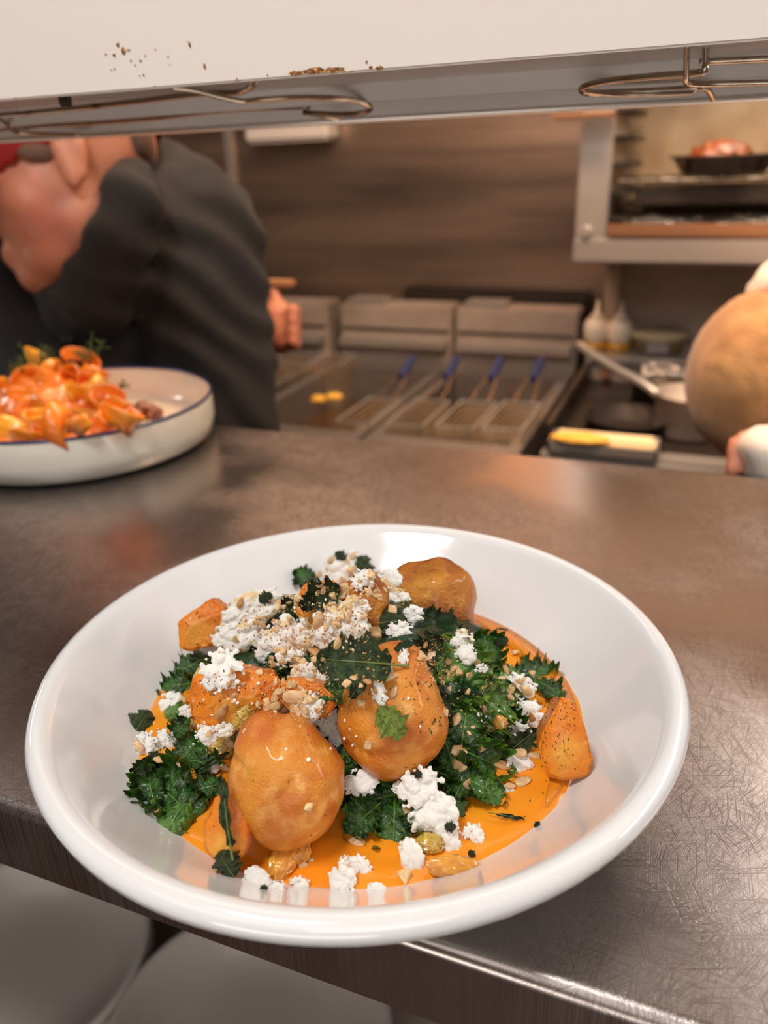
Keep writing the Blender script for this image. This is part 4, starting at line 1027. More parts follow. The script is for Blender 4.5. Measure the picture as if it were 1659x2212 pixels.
def lumpy(seed, r, amp=.25):
    bm = bmesh.new(); bmesh.ops.create_icosphere(bm, subdivisions=4, radius=1)
    for v in bm.verts:
        d = v.co.normalized(); v.co = V((d.x*r[0], d.y*r[1], d.z*r[2]))*(1+amp*nz(d, 2.5, seed)+amp*.4*nz(d, 7, seed))
    return bm
for k, (px, py, r, lb) in enumerate([(312, 888, .014, 'browned glazed piece at the right end of the heap on the dish'), (285, 892, .013, 'dark glazed piece beside the yellow ribbons on the dish'), (262, 900, .012, 'glistening brown chunk in front of the ribbons on the dish'),
        (150, 940, .013, 'pink-brown chunk low at the front of the dish heap'), (190, 935, .012, 'small brown chunk at the front rim of the dish'), (110, 935, .011, 'dark brown chunk under the orange ribbons on the dish'), (10, 915, .011, 'dark piece at the left of the dish heap'), (330, 893, .011, 'outermost browned piece lying on the bare dish')]):
    P = at(px, py, z=.022 if px > 240 else .03); P.z = max(.014, P.z)
    o = obj('glazed_piece', lumpy(k, (r, r*.8, r*.7)), M['meat'], smooth=True); o.location = P; setp(o, lb, 'food', 'browned pieces on the navy-rimmed dish')
def dill(px, py, Y, sc, lb, seed):
    rnd = random.Random(seed); P = at(px, py, Y=Y); bm = bmesh.new()
    for b in range(7):
        a = rnd.uniform(0, 6.28); tip = V((math.cos(a)*.7, math.sin(a)*.7, rnd.uniform(.3, 1)))*sc
        tube(bm, [(0, 0, 0), tip*.5+V((0, 0, .1*sc)), tip], .0005, 5)
        for k in range(9):
            q = tip*(.35+.07*k); e = q+V((rnd.uniform(-1, 1), rnd.uniform(-1, 1), rnd.uniform(-.2, 1)))*sc*.28; tube(bm, [q, e], .0003, 4)
    o = obj('dill_sprig', bm, M['dill']); o.location = P; setp(o, lb, 'herb', 'dill sprigs on the navy-rimmed dish')
dill(195, 790, .60, .026, 'feathery dill sprig standing on the right of the ribbon heap', 1)
dill(85, 790, .60, .024, 'feathery dill sprig on the left of the ribbon heap', 2)
dill(30, 815, .60, .020, 'thin dill sprig at the left edge of the frame on the dish', 3)
dill(250, 850, .61, .018, 'dill frond trailing down beside the glazed pieces', 4)

# ------------------------------------------------------------------ people
def basis(f, up):
    f = f.normalized(); l = up.cross(f).normalized(); u = f.cross(l)   # l = the person's left
    return f, l, u
def head_balls(bm, C, f, l, u, k=1.0):
    R = Matrix((f, l, u)).transposed()
    def B(x, y, z, r): ballm(bm, C+f*x*k+l*y*k+u*z*k, tuple(q*k for q in (r if isinstance(r, tuple) else (r, r, r))), 3, R)
    B(-.01, 0, .035, (.098, .077, .085)); B(.016, 0, -.01, (.074, .068, .078)); B(.022, 0, -.052, (.066, .060, .054)); B(.056, 0, -.086, (.032, .034, .026)); B(.036, .030, -.078, (.040, .026, .026)); B(.036, -.030, -.078, (.040, .026, .026))
    B(.046, .034, -.035, (.038, .030, .040)); B(.046, -.034, -.035, (.038, .030, .040)); B(.005, .044, -.055, (.040, .022, .036)); B(.005, -.044, -.055, (.040, .022, .036))
    B(.076, 0, .028, (.018, .052, .013)); B(.090, 0, -.004, (.014, .010, .028)); B(.101, 0, -.026, (.014, .013, .012)); B(.092, .012, -.030, (.010, .008, .008)); B(.092, -.012, -.030, (.010, .008, .008))
    B(.084, 0, -.058, (.012, .024, .006)); B(.083, 0, -.068, (.012, .020, .006))
    for s in (1, -1):
        B(-.005, s*.080, -.002, (.018, .007, .033)); B(.0, s*.078, -.026, (.010, .008, .011)); B(-.016, s*.086, .008, (.008, .006, .024))
def person_finish(t, parts):
    for name, me, m in parts:
        o = link(name, me, m); local(o, t)
# --- the chef bending over the counter
def chef():
    Cc = at(150, 392, d=.97)
    f, l, u = basis(-CR*.95-CF*.30-CU*.36, CU+CR*.1)
    t = empty('person', (Cc.x+.2, 1.15, FZ), label='chef in black shirt and apron, red cap, bending over the far side of the counter', cat='person')
    neck0 = Cc-f*.045-u*.05; neck1 = at(290, 430, d=1.16)
    shL = at(398, 520, d=1.06); shR = at(60, 520, d=1.28)
    chest = at(240, 660, d=1.13); belly = at(270, 900, d=1.17); pel = V((belly.x+.06, .98, -.30))
    elL = at(478, 900, d=1.06); elR = at(-150, 800, d=1.22)
    hdL = at(260, 955, d=.93); hdL.z = -.03
    bm = bmesh.new(); head_balls(bm, Cc, f, l, u, 1.12)
    chain(bm, [neck0, neck1], [.048, .046])
    chain(bm, [neck1+V((0, 0, -.05)), chest, belly, pel], [.07, .145, .15, .14])
    chain(bm, [neck1+V((0, 0, -.03)), shL], [.05, .08]); chain(bm, [neck1, shR], [.06, .08])
    chain(bm, [shL, elL], [.085, .055]); chain(bm, [shR, elR], [.08, .05])
    hdR = elR+V((-.05, -.22, -.04))
    hL = elL+V((-.16, -.10, -.16)); 
    for e, h in ((elL, hL), (elR, hdR)):
        chain(bm, [e, h], [.048, .028])
        dr = (h-e).normalized(); sd = dr.cross(V((0, 0, 1))).normalized()
        chain(bm, [h, h+dr*.07], [.030, .036])
        for q in range(4):
            b = h+dr*.085+sd*(q-1.5)*.019; chain(bm, [b, b+dr*.035+V((0, 0, -.008)), b+dr*.055+V((0, 0, -.026))], [.009, .0085, .0075])
        chain(bm, [h+dr*.03-sd*.03, h+dr*.06-sd*.055, h+dr*.085-sd*.06], [.012, .010, .009])
    for s in (-1, 1):
        hip = pel+V((s*.09, 0, -.05)); kn = V((hip.x, hip.y-.03, -.68)); an = V((hip.x, hip.y+.02, FZ+.10)); chain(bm, [hip, kn, an], [.10, .07, .048]); chain(bm, [V((an.x, an.y, FZ+.045)), V((an.x, an.y-.15, FZ+.035))], [.045, .035])
    me = remesh(bm, .0055, 9); person_finish(t, [('body', me, M['skin'])])
    # shirt with folds
    bm = bmesh.new()
    chain(bm, [neck1+V((0, 0, -.02)), chest, belly, pel], [.09, .165, .17, .16]); chain(bm, [at(278, 395, d=1.08), shL], [.058, .112]); chain(bm, [neck1, at(278, 400, d=1.08)], [.066, .056]); chain(bm, [neck1+V((0, 0, -.02)), shR], [.10, .10])
    chain(bm, [at(292, 384, d=.93), at(286, 440, d=.91), at(258, 530, d=.92), at(205, 640, d=.96)], [.030, .038, .040, .050])
    chain(bm, [shL, shL.lerp(elL, .55), elL, elL.lerp(hL, .35)], [.112, .095, .084, .066]); chain(bm, [shR, elR], [.10, .07])
    # back mass that rounds the shoulder line
    ballm(bm, at(330, 545, d=1.13), .145, 3); ballm(bm, at(306, 392, d=1.06), .060, 3); ballm(bm, at(360, 420, d=1.08), .066, 3); chain(bm, [at(262, 400, d=1.02), at(246, 470, d=.985), at(232, 550, d=.985), at(180, 660, d=1.0)], [.034, .036, .040, .06])
    me = remesh(bm, .009, 3)
    def fold(p, n):
        q = p-shL; a = q.dot(CR)*.6+q.dot(CU)
        return n*(.0042*math.sin(a*95+nz(p, 8)*5)*max(0, 1-(q.length/.42)**2)+.005*nz(p, 10))
    displace(me, fold); person_finish(t, [('shirt', me, M['black_cloth'])])
    # apron: bib strap and front
    bm = bmesh.new(); pts = smoothpts([at(208, 285, d=.945), at(213, 350, d=.93), at(216, 430, d=.92), at(208, 500, d=.92), at(186, 570, d=.935), at(160, 650, d=.95), at(140, 740, d=.97)], 4)
    A = [[bm.verts.new(p-CR*.009+CF*.002), bm.verts.new(p+CR*.009)] for p in pts]
    for a, b in zip(A, A[1:]): bm.faces.new((a[0], a[1], b[1], b[0]))
    g = bmesh.ops.extrude_face_region(bm, geom=list(bm.faces)); bmesh.ops.translate(bm, verts=[v for v in g['geom'] if isinstance(v, bmesh.types.BMVert)], vec=CF*.004)
    o = obj('apron_strap', bm, M['apron'], smooth=False); local(o, t)
    bm = bmesh.new(); chain(bm, [at(60, 640, d=1.08), at(80, 760, d=1.08), at(130, 900, d=1.1)], [.10, .13, .14]); chain(bm, [at(-60, 640, d=1.10), at(-60, 800, d=1.1)], [.11, .13])
    me = remesh(bm, .010, 4); displace(me, lambda p, n: n*(.008*nz(p, 11, 3)+.004*math.sin(p.x*80+p.z*30))); person_finish(t, [('apron', me, M['apron'])])
    # cap
    bm = bmesh.new(); R = Matrix((f, l, u)).transposed()
    bmesh.ops.create_icosphere(bm, subdivisions=5, radius=1, matrix=Matrix.Translation(Cc-f*.010+u*.052) @ R.to_4x4() @ Matrix.Diagonal((.122, .098, .100, 1)))
    n0 = Cc+u*.012; dead = [v for v in bm.verts if (v.co-n0).dot(u+f*.12) < 0]; bmesh.ops.delete(bm, geom=dead, context='VERTS')
    o = obj('cap', bm, M['red_cap'], smooth=True); local(o, t); so = o.modifiers.new('t', 'SOLIDIFY'); so.thickness = .003
    bm = bmesh.new(); bmesh.ops.create_cone(bm, cap_ends=True, segments=40, radius1=1, radius2=1, depth=1, matrix=Matrix.Translation(Cc+f*.130-u*.002) @ R.to_4x4() @ Matrix.Diagonal((.072, .074, .003, 1)))
    o = obj('cap_brim', bm, M['red_cap']); local(o, t)
    # cropped hair under the cap, stubble
    for s in (1, -1):
        bm = bmesh.new(); ballm(bm, Cc+l*s*.076+f*.012+u*.016, (.036, .012, .018), 3, R); o = obj('sideburn', bm, M['stubble'], smooth=True); local(o, t)
    bm = bmesh.new(); ballm(bm, Cc-f*.090+u*.02, (.022, .070, .04), 3, R); o = obj('hair', bm, M['stubble'], smooth=True); local(o, t)
    for s in (1, -1):
        bm = bmesh.new(); ballm(bm, Cc+f*.080+l*s*.036+u*.008, .0125, 3); o = obj('eye', bm, M['eye'], smooth=True); local(o, t)
        bm = bmesh.new(); ballm(bm, Cc+f*.0905+l*s*.037+u*.005, (.003, .0055, .0055), 3, R); e = obj('iris', bm, M['iris'], smooth=True); local(e, t)
        bm = bmesh.new(); ballm(bm, Cc+f*.0815+l*s*.0362+u*.0115, (.0135, .0150, .0105), 3, R); e = obj('eyelid', bm, M['skin'], smooth=True); local(e, t)
        bm = bmesh.new(); ballm(bm, Cc+f*.096+l*s*.038+u*.030, (.006, .022, .005), 3, R); e = obj('eyebrow', bm, M['stubble'], smooth=True); local(e, t)
chef()
# --- second cook, only a hand shows behind the chef
def cook_behind():
    H = at(604, 706, d=1.43); s = mpp(H)
    t = empty('person', (H.x-.35, H.y+.02, FZ), label='cook behind the chef, only a bare hand on a pan handle showing', cat='person')
    B = V((H.x-.38, H.y+.02, -.02)); bm = bmesh.new()
    neck = B+V((0, 0, .26)); ch = B+V((0, 0, .02)); pel = B+V((0, 0, -.26)); sh = B+V((.15, -.03, .14)); sh2 = B+V((-.17, .02, .16)); el = H+V((-.17, .05, -.02)); wr = H+V((-.06, .0, .00))
    f, l, u = basis(V((.7, -.2, -.2)), V((0, 0, 1))); hc = B+V((.06, -.02, .40)); head_balls(bm, hc, f, l, u)
    chain(bm, [hc-u*.05, neck, ch, pel], [.05, .055, .11, .12]); chain(bm, [neck, sh, el], [.06, .06, .045]); chain(bm, [neck, sh2, sh2+V((-.04, 0, -.3))], [.06, .06, .045])
    chain(bm, [el, wr], [.040, .028])
    # hand: palm and bent fingers
    chain(bm, [wr, H-CU*.004], [.032, .036]); ballm(bm, H-CU*.016, .035, 3); ballm(bm, H+CU*.012, .034, 3)
    for q in range(4):
        b = H+CU*(.022-.020*q)+CR*.006-CF*.018; chain(bm, [b, b+CR*.026-CF*.006, b+CR*.022-CF*.022], [.0135, .013, .011])
    chain(bm, [H+CU*.020, H+CU*.050-CR*.006, H+CU*.070-CR*.012], [.018, .013, .010])
    for q in (-1, 1):
        hip = pel+V((0, q*.08, -.05)); chain(bm, [hip, V((hip.x, hip.y, -.7)), V((hip.x, hip.y, FZ+.09))], [.1, .07, .045]); chain(bm, [V((hip.x, hip.y, FZ+.045)), V((hip.x+.14, hip.y, FZ+.035))], [.045, .035])
    me = remesh(bm, .007, 3); person_finish(t, [('body', me, M['skin'])])
    bm = bmesh.new(); ballm(bm, hc-f*.018+u*.046, (.096, .082, .082), 4, Matrix((f, l, u)).transposed()); o = obj('hair', bm, M['stubble'], smooth=True); local(o, t)
    bm = bmesh.new(); chain(bm, [neck+V((0, 0, -.03)), ch, pel], [.07, .125, .135]); chain(bm, [neck+V((0, 0, -.03)), sh, el], [.07, .075, .055]); chain(bm, [neck+V((0, 0, -.03)), sh2, sh2+V((-.04, 0, -.28))], [.07, .085, .065]); chain(bm, [el, el.lerp(wr, .5)], [.055, .042])
    person_finish(t, [('shirt', remesh(bm, .010, 3), M['black_cloth'])])
    bm = bmesh.new(); P = at(600, 612, d=1.43)
    o = obj('wooden_board', box(bm, P, (.062, .03, .012), None, .003), M['wood']); setp(o, 'small pale wooden handle end held above the second cook hand', 'handle')
cook_behind()
# --- cook bending at the right edge in a tan knit beanie
def cook_right():
    Cc = at(1660, 822, d=1.0)
    f, l, u = basis(-CR*.3+V((0, 0, -.75))-CF*.45, -CR*.25-CF*.7+V((0, 0, .35)))
    t = empty('person', (Cc.x+.15, Cc.y+.15, FZ), label='bowed cook in a tan knit beanie and white shirt at the right edge', cat='person')
    R = Matrix((f, l, u)).transposed(); bm = bmesh.new(); head_balls(bm, Cc, f, l, u)
    neck = at(1745, 690, d=1.10); sh = at(1712, 640, d=1.06); sh2 = at(2000, 720, d=1.02); ch = at(1900, 860, d=1.10); pel = at(1900, 1200, d=1.2)
    pel = V((pel.x, .93, -.30))
    chain(bm, [Cc-f*.04-u*.06, neck, ch, pel], [.055, .06, .12, .13])
    el = at(1840, 1060, d=.82); wr = at(1668, 985, d=.725)
    chain(bm, [neck, sh2, el, wr], [.07, .065, .045, .015])
    dr = -CR; chain(bm, [wr, wr-CR*.016], [.015, .014])
    for q in range(4):
        b = wr-CR*.018+CU*(.014-.010*q); chain(bm, [b, b-CR*.016+CU*.004, b-CR*.024-CU*.004], [.006, .006, .005])
    chain(bm, [wr+CU*.012, wr+CU*.022-CR*.02], [.009, .007])
    for q in (-1, 1):
        hip = pel+V((q*.09, 0, -.05)); chain(bm, [hip, V((hip.x, hip.y-.02, -.7)), V((hip.x, hip.y, FZ+.09))], [.1, .07, .045]); chain(bm, [V((hip.x, hip.y, FZ+.045)), V((hip.x, hip.y-.14, FZ+.035))], [.045, .035])
    chain(bm, [neck, sh], [.05, .045]); chain(bm, [sh, sh+V((.05, .0, -.3))], [.045, .035])
    person_finish(t, [('body', remesh(bm, .007, 3), M['skin'])])
    bm = bmesh.new(); chain(bm, [neck, ch, pel], [.075, .135, .145]); chain(bm, [neck, sh2, el, wr-CR*.012], [.085, .082, .062, .029]); chain(bm, [neck, sh], [.07, .062]); chain(bm, [sh, sh+V((.05, .0, -.22))], [.062, .055])
    me = remesh(bm, .010, 3); displace(me, lambda p, n: n*(.010*nz(p, 14, 2)+.006*nz(p, 45, 2))); person_finish(t, [('shirt', me, M['white_cloth'])])
    bm = bmesh.new(); bmesh.ops.create_icosphere(bm, subdivisions=5, radius=1, matrix=Matrix.Translation(Cc+u*.012) @ R.to_4x4() @ Matrix.Diagonal((.108, .100, .112, 1)))
    dead = [v for v in bm.verts if (v.co-Cc).dot(u) < -.035]; bmesh.ops.delete(bm, geom=dead, context='VERTS')
    for v in bm.verts: v.co += (v.co-Cc).normalized()*(.005*nz(v.co, 14)+.0012*math.sin(math.atan2((v.co-Cc).dot(l), (v.co-Cc).dot(f))*46))
    o = obj('beanie', bm, M['knit'], smooth=True); so = o.modifiers.new('t', 'SOLIDIFY'); so.thickness = .004; local(o, t)
cook_right()

# ------------------------------------------------------------------ kitchen line behind
DZ = -.30      # deck height of the fryers
def rng(px0, px1, Y, py): return at(px0, py, Y=Y).x, at(px1, py, Y=Y).x
def zat(px, py, Y): return at(px, py, Y=Y).z
fy = 2.20
fx0, fm = rng(736, 982, fy, 730); _, fx1 = rng(982, 1252, fy, 730)
ftop = zat(990, 664, fy)
def fryer(x0, x1, lb, yf=1.46):
    t = empty('deep_fryer', ((x0+x1)/2, 1.8, FZ), label=lb, cat='fryer', group='deep fryers along the back wall')
    A = lambda n, bm, m: local(obj(n, bm, m), t)
    g = .006; x0 += g; x1 -= g; mid = (x0+x1)/2
    A('cabinet', bx(x0, x1, yf, 2.30, FZ+.08, DZ-.20, .004), M['steel'])
    # deck around the oil well
    bm = bmesh.new()
    for a in ((x0, x0+.03, yf+.02, 2.18), (x1-.03, x1, yf+.02, 2.18), (x0+.03, x1-.03, yf+.02, yf+.08), (x0+.03, x1-.03, 2.10, 2.18)): bx(a[0], a[1], a[2], a[3], DZ-.2, DZ, 0, bm)
    A('deck', bm, M['steel'])
    A('oil', bx(x0+.03, x1-.03, yf+.08, 2.10, DZ-.12, DZ-.10), M['oil'])
    A('riser', bx(x0, x1, fy-.01, fy+.10, DZ-.02, ftop, .006), M['steel_dull'])
    A('riser_seam', bx(x0+.01, x1-.01, fy-.016, fy-.010, (DZ+ftop)/2+.012, (DZ+ftop)/2+.018), M['steel_dark'])
    A('hanger_rail', bx(x0+.01, x1-.01, fy-.05, fy-.012, DZ+.05, DZ+.075, .003), M['steel_shiny'])
    A('flue_cap', bx(x0+.02, x0+.14, fy, fy+.09, ftop, ftop+.014, .002), M['steel_shiny'])
    for s in (x0+.04, x1-.04):
        for y in (yf+.06, 2.24): A('leg', bx(s-.02, s+.02, y-.02, y+.02, FZ, FZ+.08), M['steel_dark'])
fryer(fx0, fm, 'left stainless deep fryer with steel splash riser')
fryer(fm, fx1, 'right stainless deep fryer with steel splash riser beside the range')
fw_ = fm-fx0
fryer(fx0-fw_-.03, fx0-.03, 'low fryer half hidden behind the chef', 1.56)
o = obj('flue_guard', bx(fx0+.16, fx1, 2.32, 2.41, ftop-.02, ftop+.035, .01), M['black_iron']); setp(o, 'black flue guard strip above the fryer risers', 'flue guard')
def basket(px, py, Y, w, h, dep, lb, grip=True):
    c = at(px, py, Y=Y); t = empty('fryer_basket', c, label=lb, cat='basket', group='wire fryer baskets')
    x, y, z = w/2, dep/2, h
    for zz in (0, -z):
        k = 1 if zz == 0 else .86; bm = bmesh.new()
        tube(bm, [(-x*k, -y*k, zz), (x*k, -y*k, zz), (x*k, y*k, zz), (-x*k, y*k, zz)], .003, 6, closed=True)
        obj('rim_frame', bm, M['steel_shiny'], t)
    bm = bmesh.new()
    for i in range(13):
        q = -x+2*x*i/12
        for sy in (-1, 1): tube(bm, [(q, sy*y, 0), (q*.86, sy*y*.86, -z)], .0016, 4)
        tube(bm, [(q*.86, -y*.86, -z), (q*.86, y*.86, -z)], .0012, 4)
    for i in range(7):
        q = -y+2*y*i/6
        for sx in (-1, 1): tube(bm, [(sx*x, q, 0), (sx*x*.86, q*.86, -z)], .0012, 4)
    for k in range(1, 9):
        f = 1-.14*k/9; tube(bm, [(-x*f, -y*f, -z*k/9), (x*f, -y*f, -z*k/9), (x*f, y*f, -z*k/9), (-x*f, y*f, -z*k/9)], .0020, 4, closed=True)
    o = obj('wire_mesh', bm, M['basket'], t)
    if grip:
        bm = bmesh.new()
        for sx in (-.02, .02): tube(bm, [(sx, y, 0), (sx, y+.05, .01), (sx*.5, y+.12, .03)], .003, 6)
        obj('handle_wire', bm, M['chrome_wire'], t)
        obj('blue_grip', tube(bmesh.new(), [(0, y+.11, .028), (0, y+.20, .055)], .011, 10), M['blue_grip'], t)
for (px, py, Y, w, h, d, lb) in [
    (800, 886, 1.66, .085, .12, .20, 'wire fryer basket on the left of the left fryer'), (905, 890, 1.66, .085, .12, .20, 'wire fryer basket on the right of the left fryer'),
    (1010, 894, 1.66, .085, .12, .20, 'wire fryer basket on the left of the right fryer'), (1108, 897, 1.66, .085, .12, .20, 'brightly lit wire fryer basket nearest the range')]:
    basket(px, py, Y, w, h, d, lb)
basket(640, 775, 2.02, .13, .17, .12, 'upright wire basket hanging just right of the chef sleeve', False)
basket(720, 775, 2.06, .09, .15, .12, 'upright wire basket hanging beside the fryer riser', False)
for k, (px, py, m, lb) in enumerate([(862, 885, 'omelet', 'glowing golden fries tip in the fryer'), (722, 857, 'omelet', 'golden fried piece by the hanging basket'), (690, 862, 'omelet', 'small golden fried piece next to the chef sleeve')]):
    P = at(px, py, Y=1.78); o = obj('fried_piece', lumpy(k, (.022, .016, .010)), M[m], smooth=True); o.location = P; setp(o, lb, 'food', 'fried pieces in the fryers')

# range station with oven above
rx0 = at(1246, 900, Y=1.9).x; rx1 = rx0+1.3; RZ = -.27
def range_unit():
    t = empty('cooking_range', (rx0+.6, 1.7, FZ), label='stainless range top with pans and a bright front rail at right', cat='range')
    A = lambda n, bm, m: local(obj(n, bm, m), t)
    ry = at(1500, 998, z=RZ).y
    A('range_body', bx(rx0, rx1, ry, 2.25, FZ+.1, RZ-.02, .004), M['steel_dark'])
    A('cooktop', bx(rx0, rx1, ry+.03, 2.20, RZ-.02, RZ, .003), M['black_iron'])
    A('front_rail', bx(rx0+.0, rx1, ry-.035, ry+.03, RZ-.04, RZ+.005, .008), M['steel_shiny'])
    A('side_panel', bx(rx0, rx0+.012, ry, 2.2, RZ, RZ+.05, .002), M['steel_dark'])
    zb = zat(1400, 766, 2.02); ot = zat(1400, 568, 1.78)
    A('back_splash', bx(rx0+.03, rx1, 2.17, 2.20, RZ, ot-.002), M['steel_dull'])
    A('post', bx(rx0+.02, rx0+.055, 2.10, 2.17, RZ, ot-.002), M['steel_dull'])
    A('back_shelf', bx(rx0, rx1, 1.98, 2.17, zb-.018, zb, .003), M['steel_shiny'])
    A('knob_panel', bx(rx0+.01, rx0+.45, 2.00, 2.03, RZ, zb-.02, .003), M['steel_dull'])
    P = at(1309, 805, Y=1.985); bm = bmesh.new(); bmesh.ops.create_cone(bm, cap_ends=True, segments=24, radius1=.014, radius2=.011, depth=.03, matrix=Matrix.Translation((P.x, 1.985, P.z)) @ Matrix.Rotation(PI/2, 4, 'X'))
    o = A('knob', bm, M['copper_lit_metal']); o['label'] = 'copper-toned knob'
    for x in (rx0+.05, rx1-.05):
        for y in (1.5, 2.1): A('leg', bx(x-.02, x+.02, y-.02, y+.02, FZ, FZ+.1), M['steel_dark'])
    return zb, ot
zb, ot = range_unit()
def oven():
    yo = 1.78
    x0 = at(1243, 480, Y=yo).x; xi = at(1312, 450, Y=yo).x; x1 = x0+1.1
    t = empty('overhead_oven', (x0+.5, 1.95, ot), label='open overhead oven with wire rack and foil-covered tray above the range', cat='oven')
    A = lambda n, bm, m: local(obj(n, bm, m), t)
    zt = ot+.52; z1 = zat(1450, 516, yo)
    A('side_post', bx(x0, xi, yo, yo+.03, ot, zt, .004), M['steel_shiny'])
    A('side_wall', bx(x0+.005, xi-.005, yo+.03, 2.16, ot, zt), M['steel_dull'])
    A('bottom_sill', bx(x0, x1, yo-.01, yo+.06, ot, z1, .004), M['steel_shiny'])
    A('oven_floor', bx(xi-.005, x1, yo+.06, 2.16, ot, ot+.03), M['steel_dark'])
    A('back_wall', bx(xi-.005, x1, 2.14, 2.16, ot+.03, zt), M['cavity'])
    A('roof', bx(x0, x1, yo, 2.16, zt, zt+.02), M['cavity'])
    A('right_wall', bx(x1, x1+.03, yo, 2.16, ot, zt), M['steel_dull'])
    P = at(1266, 500, Y=yo); bm = bmesh.new(); bmesh.ops.create_cone(bm, cap_ends=True, segments=20, radius1=.012, radius2=.010, depth=.02, matrix=Matrix.Translation((P.x, yo-.01, P.z)) @ Matrix.Rotation(PI/2, 4, 'X'))
    A('latch_knob', bm, M['steel_shiny'])
    for k in range(7):
        z = z1+.03+k*.052
        o = A('rack_rail', bx(xi-.002, xi+.035, yo+.05, 2.10, z, z+.010, .002), M['steel_dark'])
    zr = zat(1480, 388, yo+.08); bm = bmesh.new(); X = xi+.01; Xe = x1-.02
    for k in range(8): y = yo+.05+k*.045; tube(bm, [(X, y, zr), (Xe, y, zr)], .0035, 6)
    for k in range(26): x = X+(Xe-X)*k/25; tube(bm, [(x, yo+.04, zr+.004), (x, yo+.38, zr+.004)], .0022, 5)
    A('wire_rack', bm, M['chrome_wire'])
    area('oven_fill_light', (xi+.35, yo+.08, zt-.02), (xi+.35, yo+.3, ot), .5, .05, 2.2, (1, .85, .68))  # added fill to brighten the cavity, not a lamp of the oven
    return x0, xi, x1, yo, zr, z1
ox0, oxi, ox1, oyo, ozr, oz1 = oven()
o = obj('drip_shelf', bx(*rng(1200, 1335, 1.76, 250), 1.70, 1.775, zat(1260, 256, 1.74), zat(1260, 244, 1.74), .004), M['copper_lit_metal']); setp(o, 'small ledge at the top left corner of the oven, warm light painted as a copper colour', 'ledge')
# pan on the rack
P = at(1560, 385, Y=1.92); bm = lathe(bmesh.new(), [(0, .004), (.085, .004), (.10, .03), (.112, .033), (.112, .036), (.098, .034), (.083, 0), (0, 0)], 48)
o = obj('roasting_pan', bm, M['steel_dark'], smooth=True); o.location = (P.x, 1.93, ozr+.0085); setp(o, 'dark round pan holding roast meat on the upper oven rack', 'pan')
bm = lumpy(3, (.062, .05, .030), .15); o = obj('roast_meat', bm, M['meat'], smooth=True); o.location = (P.x-.01, 1.93, ozr+.042); setp(o, 'browned roast in the pan on the oven rack', 'meat')
# lower rack tray and the foil tray
zf = zat(1480, 492, oyo)
o = obj('hotel_pan', bx(oxi+.04, ox1-.05, oyo+.12, oyo+.34, ozr-.050, ozr-.014, .004), M['steel_dark']); setp(o, 'shallow steel pan hung just below the wire rack in the oven', 'pan')
bm = bmesh.new(); bx(oxi+.012, ox1-.04, oyo-.008, oyo+.33, oz1+.002, oz1+.008, .002, bm); bx(oxi+.004, ox1-.04, oyo-.014, oyo-.008, oz1+.006, oz1+.030, .002, bm)
o = obj('sheet_tray', bm, M['copper_lit_metal']); setp(o, 'sheet tray on the oven sill, warm orange light painted into its copper colour', 'tray')
bm = bmesh.new(); n = 60; m_ = 14; G = []
for i in range(n+1):
    row = []
    for j in range(m_+1):
        x = oxi+.03+(ox1-.08-oxi-.03)*i/n; y = oyo+.01+.28*j/m_
        row.append(bm.verts.new((x, y, oz1+.024+.014*abs(noise.noise(V((x*30, y*30, 0))))+.010*math.sin(j/m_*PI))))
    G.append(row)
for i in range(n):
    for j in range(m_): bm.faces.new((G[i][j], G[i+1][j], G[i+1][j+1], G[i][j+1]))
o = obj('foil_sheet', bm, M['foil'], smooth=False); setp(o, 'crumpled bright foil covering the sheet tray in the oven', 'foil')

# squeeze bottles on the back shelf
for k, (px, lb) in enumerate([(1284, 'left white squeeze bottle with yellow oil on the range back shelf'), (1335, 'right white squeeze bottle with yellow oil on the range back shelf')]):
    X = at(px, 764, Y=2.06).x; t = empty('squeeze_bottle', (X, 2.06, zb), label=lb, cat='bottle', group='squeeze bottles on the back shelf')
    obj('bottle_body', lathe(bmesh.new(), [(0, .018), (.024, .018), (.030, .024), (.031, .055), (.028, .068), (.018, .078), (.0, .078)], 32), M['bottle'], t, True)
    obj('oil_layer', lathe(bmesh.new(), [(0, 0), (.028, 0), (.0305, .004), (.0305, .018), (0, .018)], 32), M['yellow_oil'], t, True)
    obj('nozzle', lathe(bmesh.new(), [(0, .078), (.017, .078), (.014, .086), (.006, .094), (.003, .120), (0, .121)], 24), M['bottle'], t, True)
# round tub with a paper label
X = at(1420, 764, Y=2.06).x; t = empty('food_tub', (X, 2.07, zb), label='round cream tub with a pale label beside the squeeze bottles', cat='tub')
obj('tub_body', lathe(bmesh.new(), [(0, 0), (.058, 0), (.066, .035), (.068, .036), (.068, .048), (0, .05)], 40), M['tub'], t, True)
o = obj('paper_label', bx(-.022, .026, -.0715, -.0680, .008, .034), M['tub_label'], t); o['label'] = 'grey paper label'
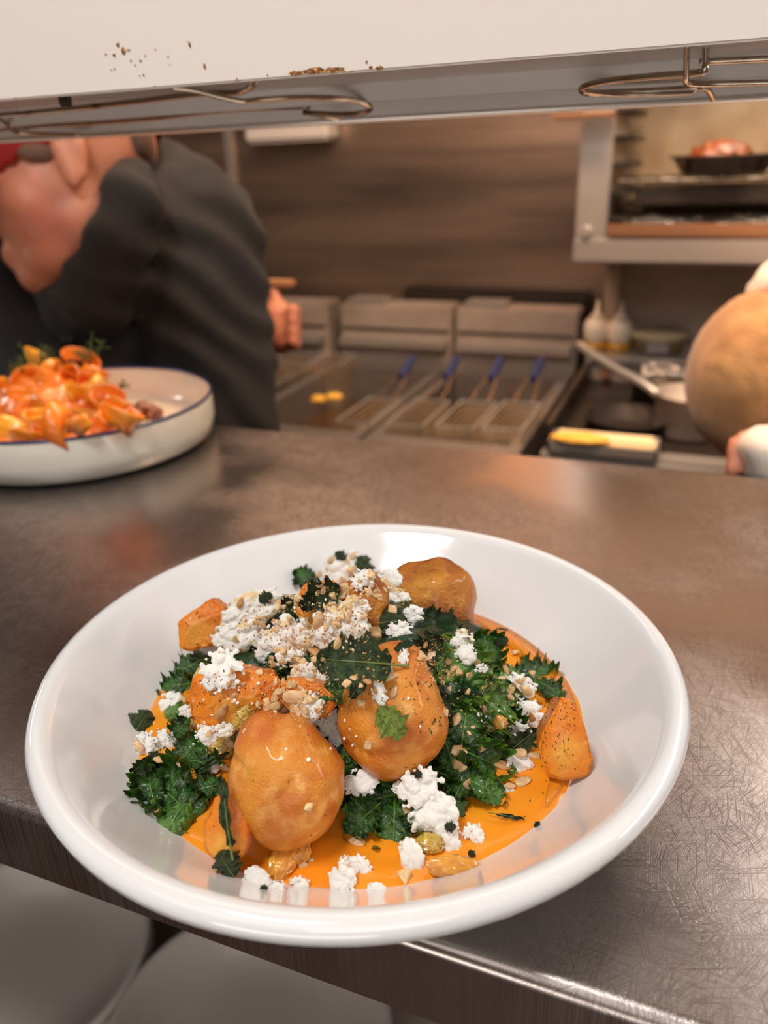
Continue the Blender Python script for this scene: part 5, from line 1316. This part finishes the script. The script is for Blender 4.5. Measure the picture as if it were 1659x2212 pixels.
# crumpled film container below the tub
P = at(1435, 802, Y=1.95); bm = lumpy(9, (.055, .03, .022), .35); o = obj('foil_bundle', bm, M['foil']); o.location = (P.x, 1.94, P.z); 
bm2 = bmesh.new()
setp(o, 'crumpled shiny wrapped bundle below the cream tub', 'foil')
def pot(name, px, py, Y, r, h, m, lb, cat, zbase=None, lid=False):
    X = at(px, py, Y=Y).x; t = empty(name, (X, Y, zbase), label=lb, cat=cat)
    obj('pot_body', lathe(bmesh.new(), [(0, .004), (r*.93, .004), (r*.95, h-.003), (r*1.03, h), (r*1.03, h+.003), (r, h+.002), (r*.99, h*.1), (r*.93, 0), (0, 0)], 48), m, t, True)
    return t
RYF = at(1500, 998, z=RZ).y
o = obj('foil_stand', bx(at(1435, 802, Y=1.95).x-.06, at(1435, 802, Y=1.95).x+.06, 1.90, 1.98, RZ, at(1435, 802, Y=1.95).z-.012, .004), M['steel_dark']); setp(o, 'dark block under the wrapped bundle on the range', 'stand')
t1 = pot('saucepan', 1488, 930, RYF+.17, .070, .082, M['steel_dull'], 'dented stainless saucepan at the front right of the range', 'saucepan', RZ)
bm = tube(bmesh.new(), smoothpts([(-.066, .0, .074), (-.10, .03, .088), (-.16, .09, .10), (-.23, .16, .118), (-.26, .20, .125)], 4), .0095, 10); o = obj('handle', bm, M['steel_shiny'], t1, True); o['label'] = 'long bright steel handle'
o.scale = (1, 1, 1)
t2 = pot('small_pot', 1420, 850, 1.78, .055, .06, M['steel_dark'], 'small dark saucepan behind the bright handle', 'saucepan', RZ)
obj('handle', tube(bmesh.new(), smoothpts([(.05, 0, .05), (.09, -.03, .055), (.13, -.06, .06)], 4), .010, 10), M['steel_shiny'], t2, True)
t3 = pot('frying_pan', 1360, 880, 1.62, .085, .03, M['black_iron'], 'black frying pan at the left of the range', 'pan', RZ)
# bright lined tray at the left front
xa, xb = at(1190, 950, z=RZ+.02).x, at(1425, 960, z=RZ+.02).x; ya = at(1300, 985, z=RZ+.01).y; yb = at(1300, 932, z=RZ+.03).y
t = empty('lined_tray', ((xa+xb)/2, (ya+yb)/2, RZ+.006), label='bright tray with paper lining on the front corner of the range', cat='tray')
bm = bmesh.new(); w2, d2 = (xb-xa)/2, (yb-ya)/2; bx(-w2, w2, -d2, d2, 0, .004, 0, bm)
for a in ((-w2, -w2+.004, -d2, d2), (w2-.004, w2, -d2, d2), (-w2, w2, d2-.004, d2), (-w2, w2, -d2, -d2+.004)): bx(*a, 0, .022, 0, bm)
obj('tray_pan', bm, M['steel_shiny'], t); bm = bx(-w2+.006, w2-.006, -d2+.02, d2-.006, .005, .026, .006); obj('paper_lining', bm, M['glowtray'], t)
o = obj('golden_flatbread', lumpy(4, (.055, .022, .010), .1), M['omelet'], smooth=True); o.location = ((xa+xb)/2-.04, ya+.012, RZ+.036); setp(o, 'golden flat food on the front edge of the lined tray', 'food')
# reflection of a light fixture on the steel wall, built as a pale box
xw0, xw1 = rng(552, 728, 2.40, 290); o = obj('fixture_reflection_box', bx(xw0, xw1, 2.33, 2.42, zat(640, 306, 2.35), zat(640, 306, 2.35)+.2, .01), M['white_panel']); setp(o, 'pale box standing in for a light fixture reflection on the steel wall, cut off by the shelf', 'box')

bpy.context.view_layer.update()
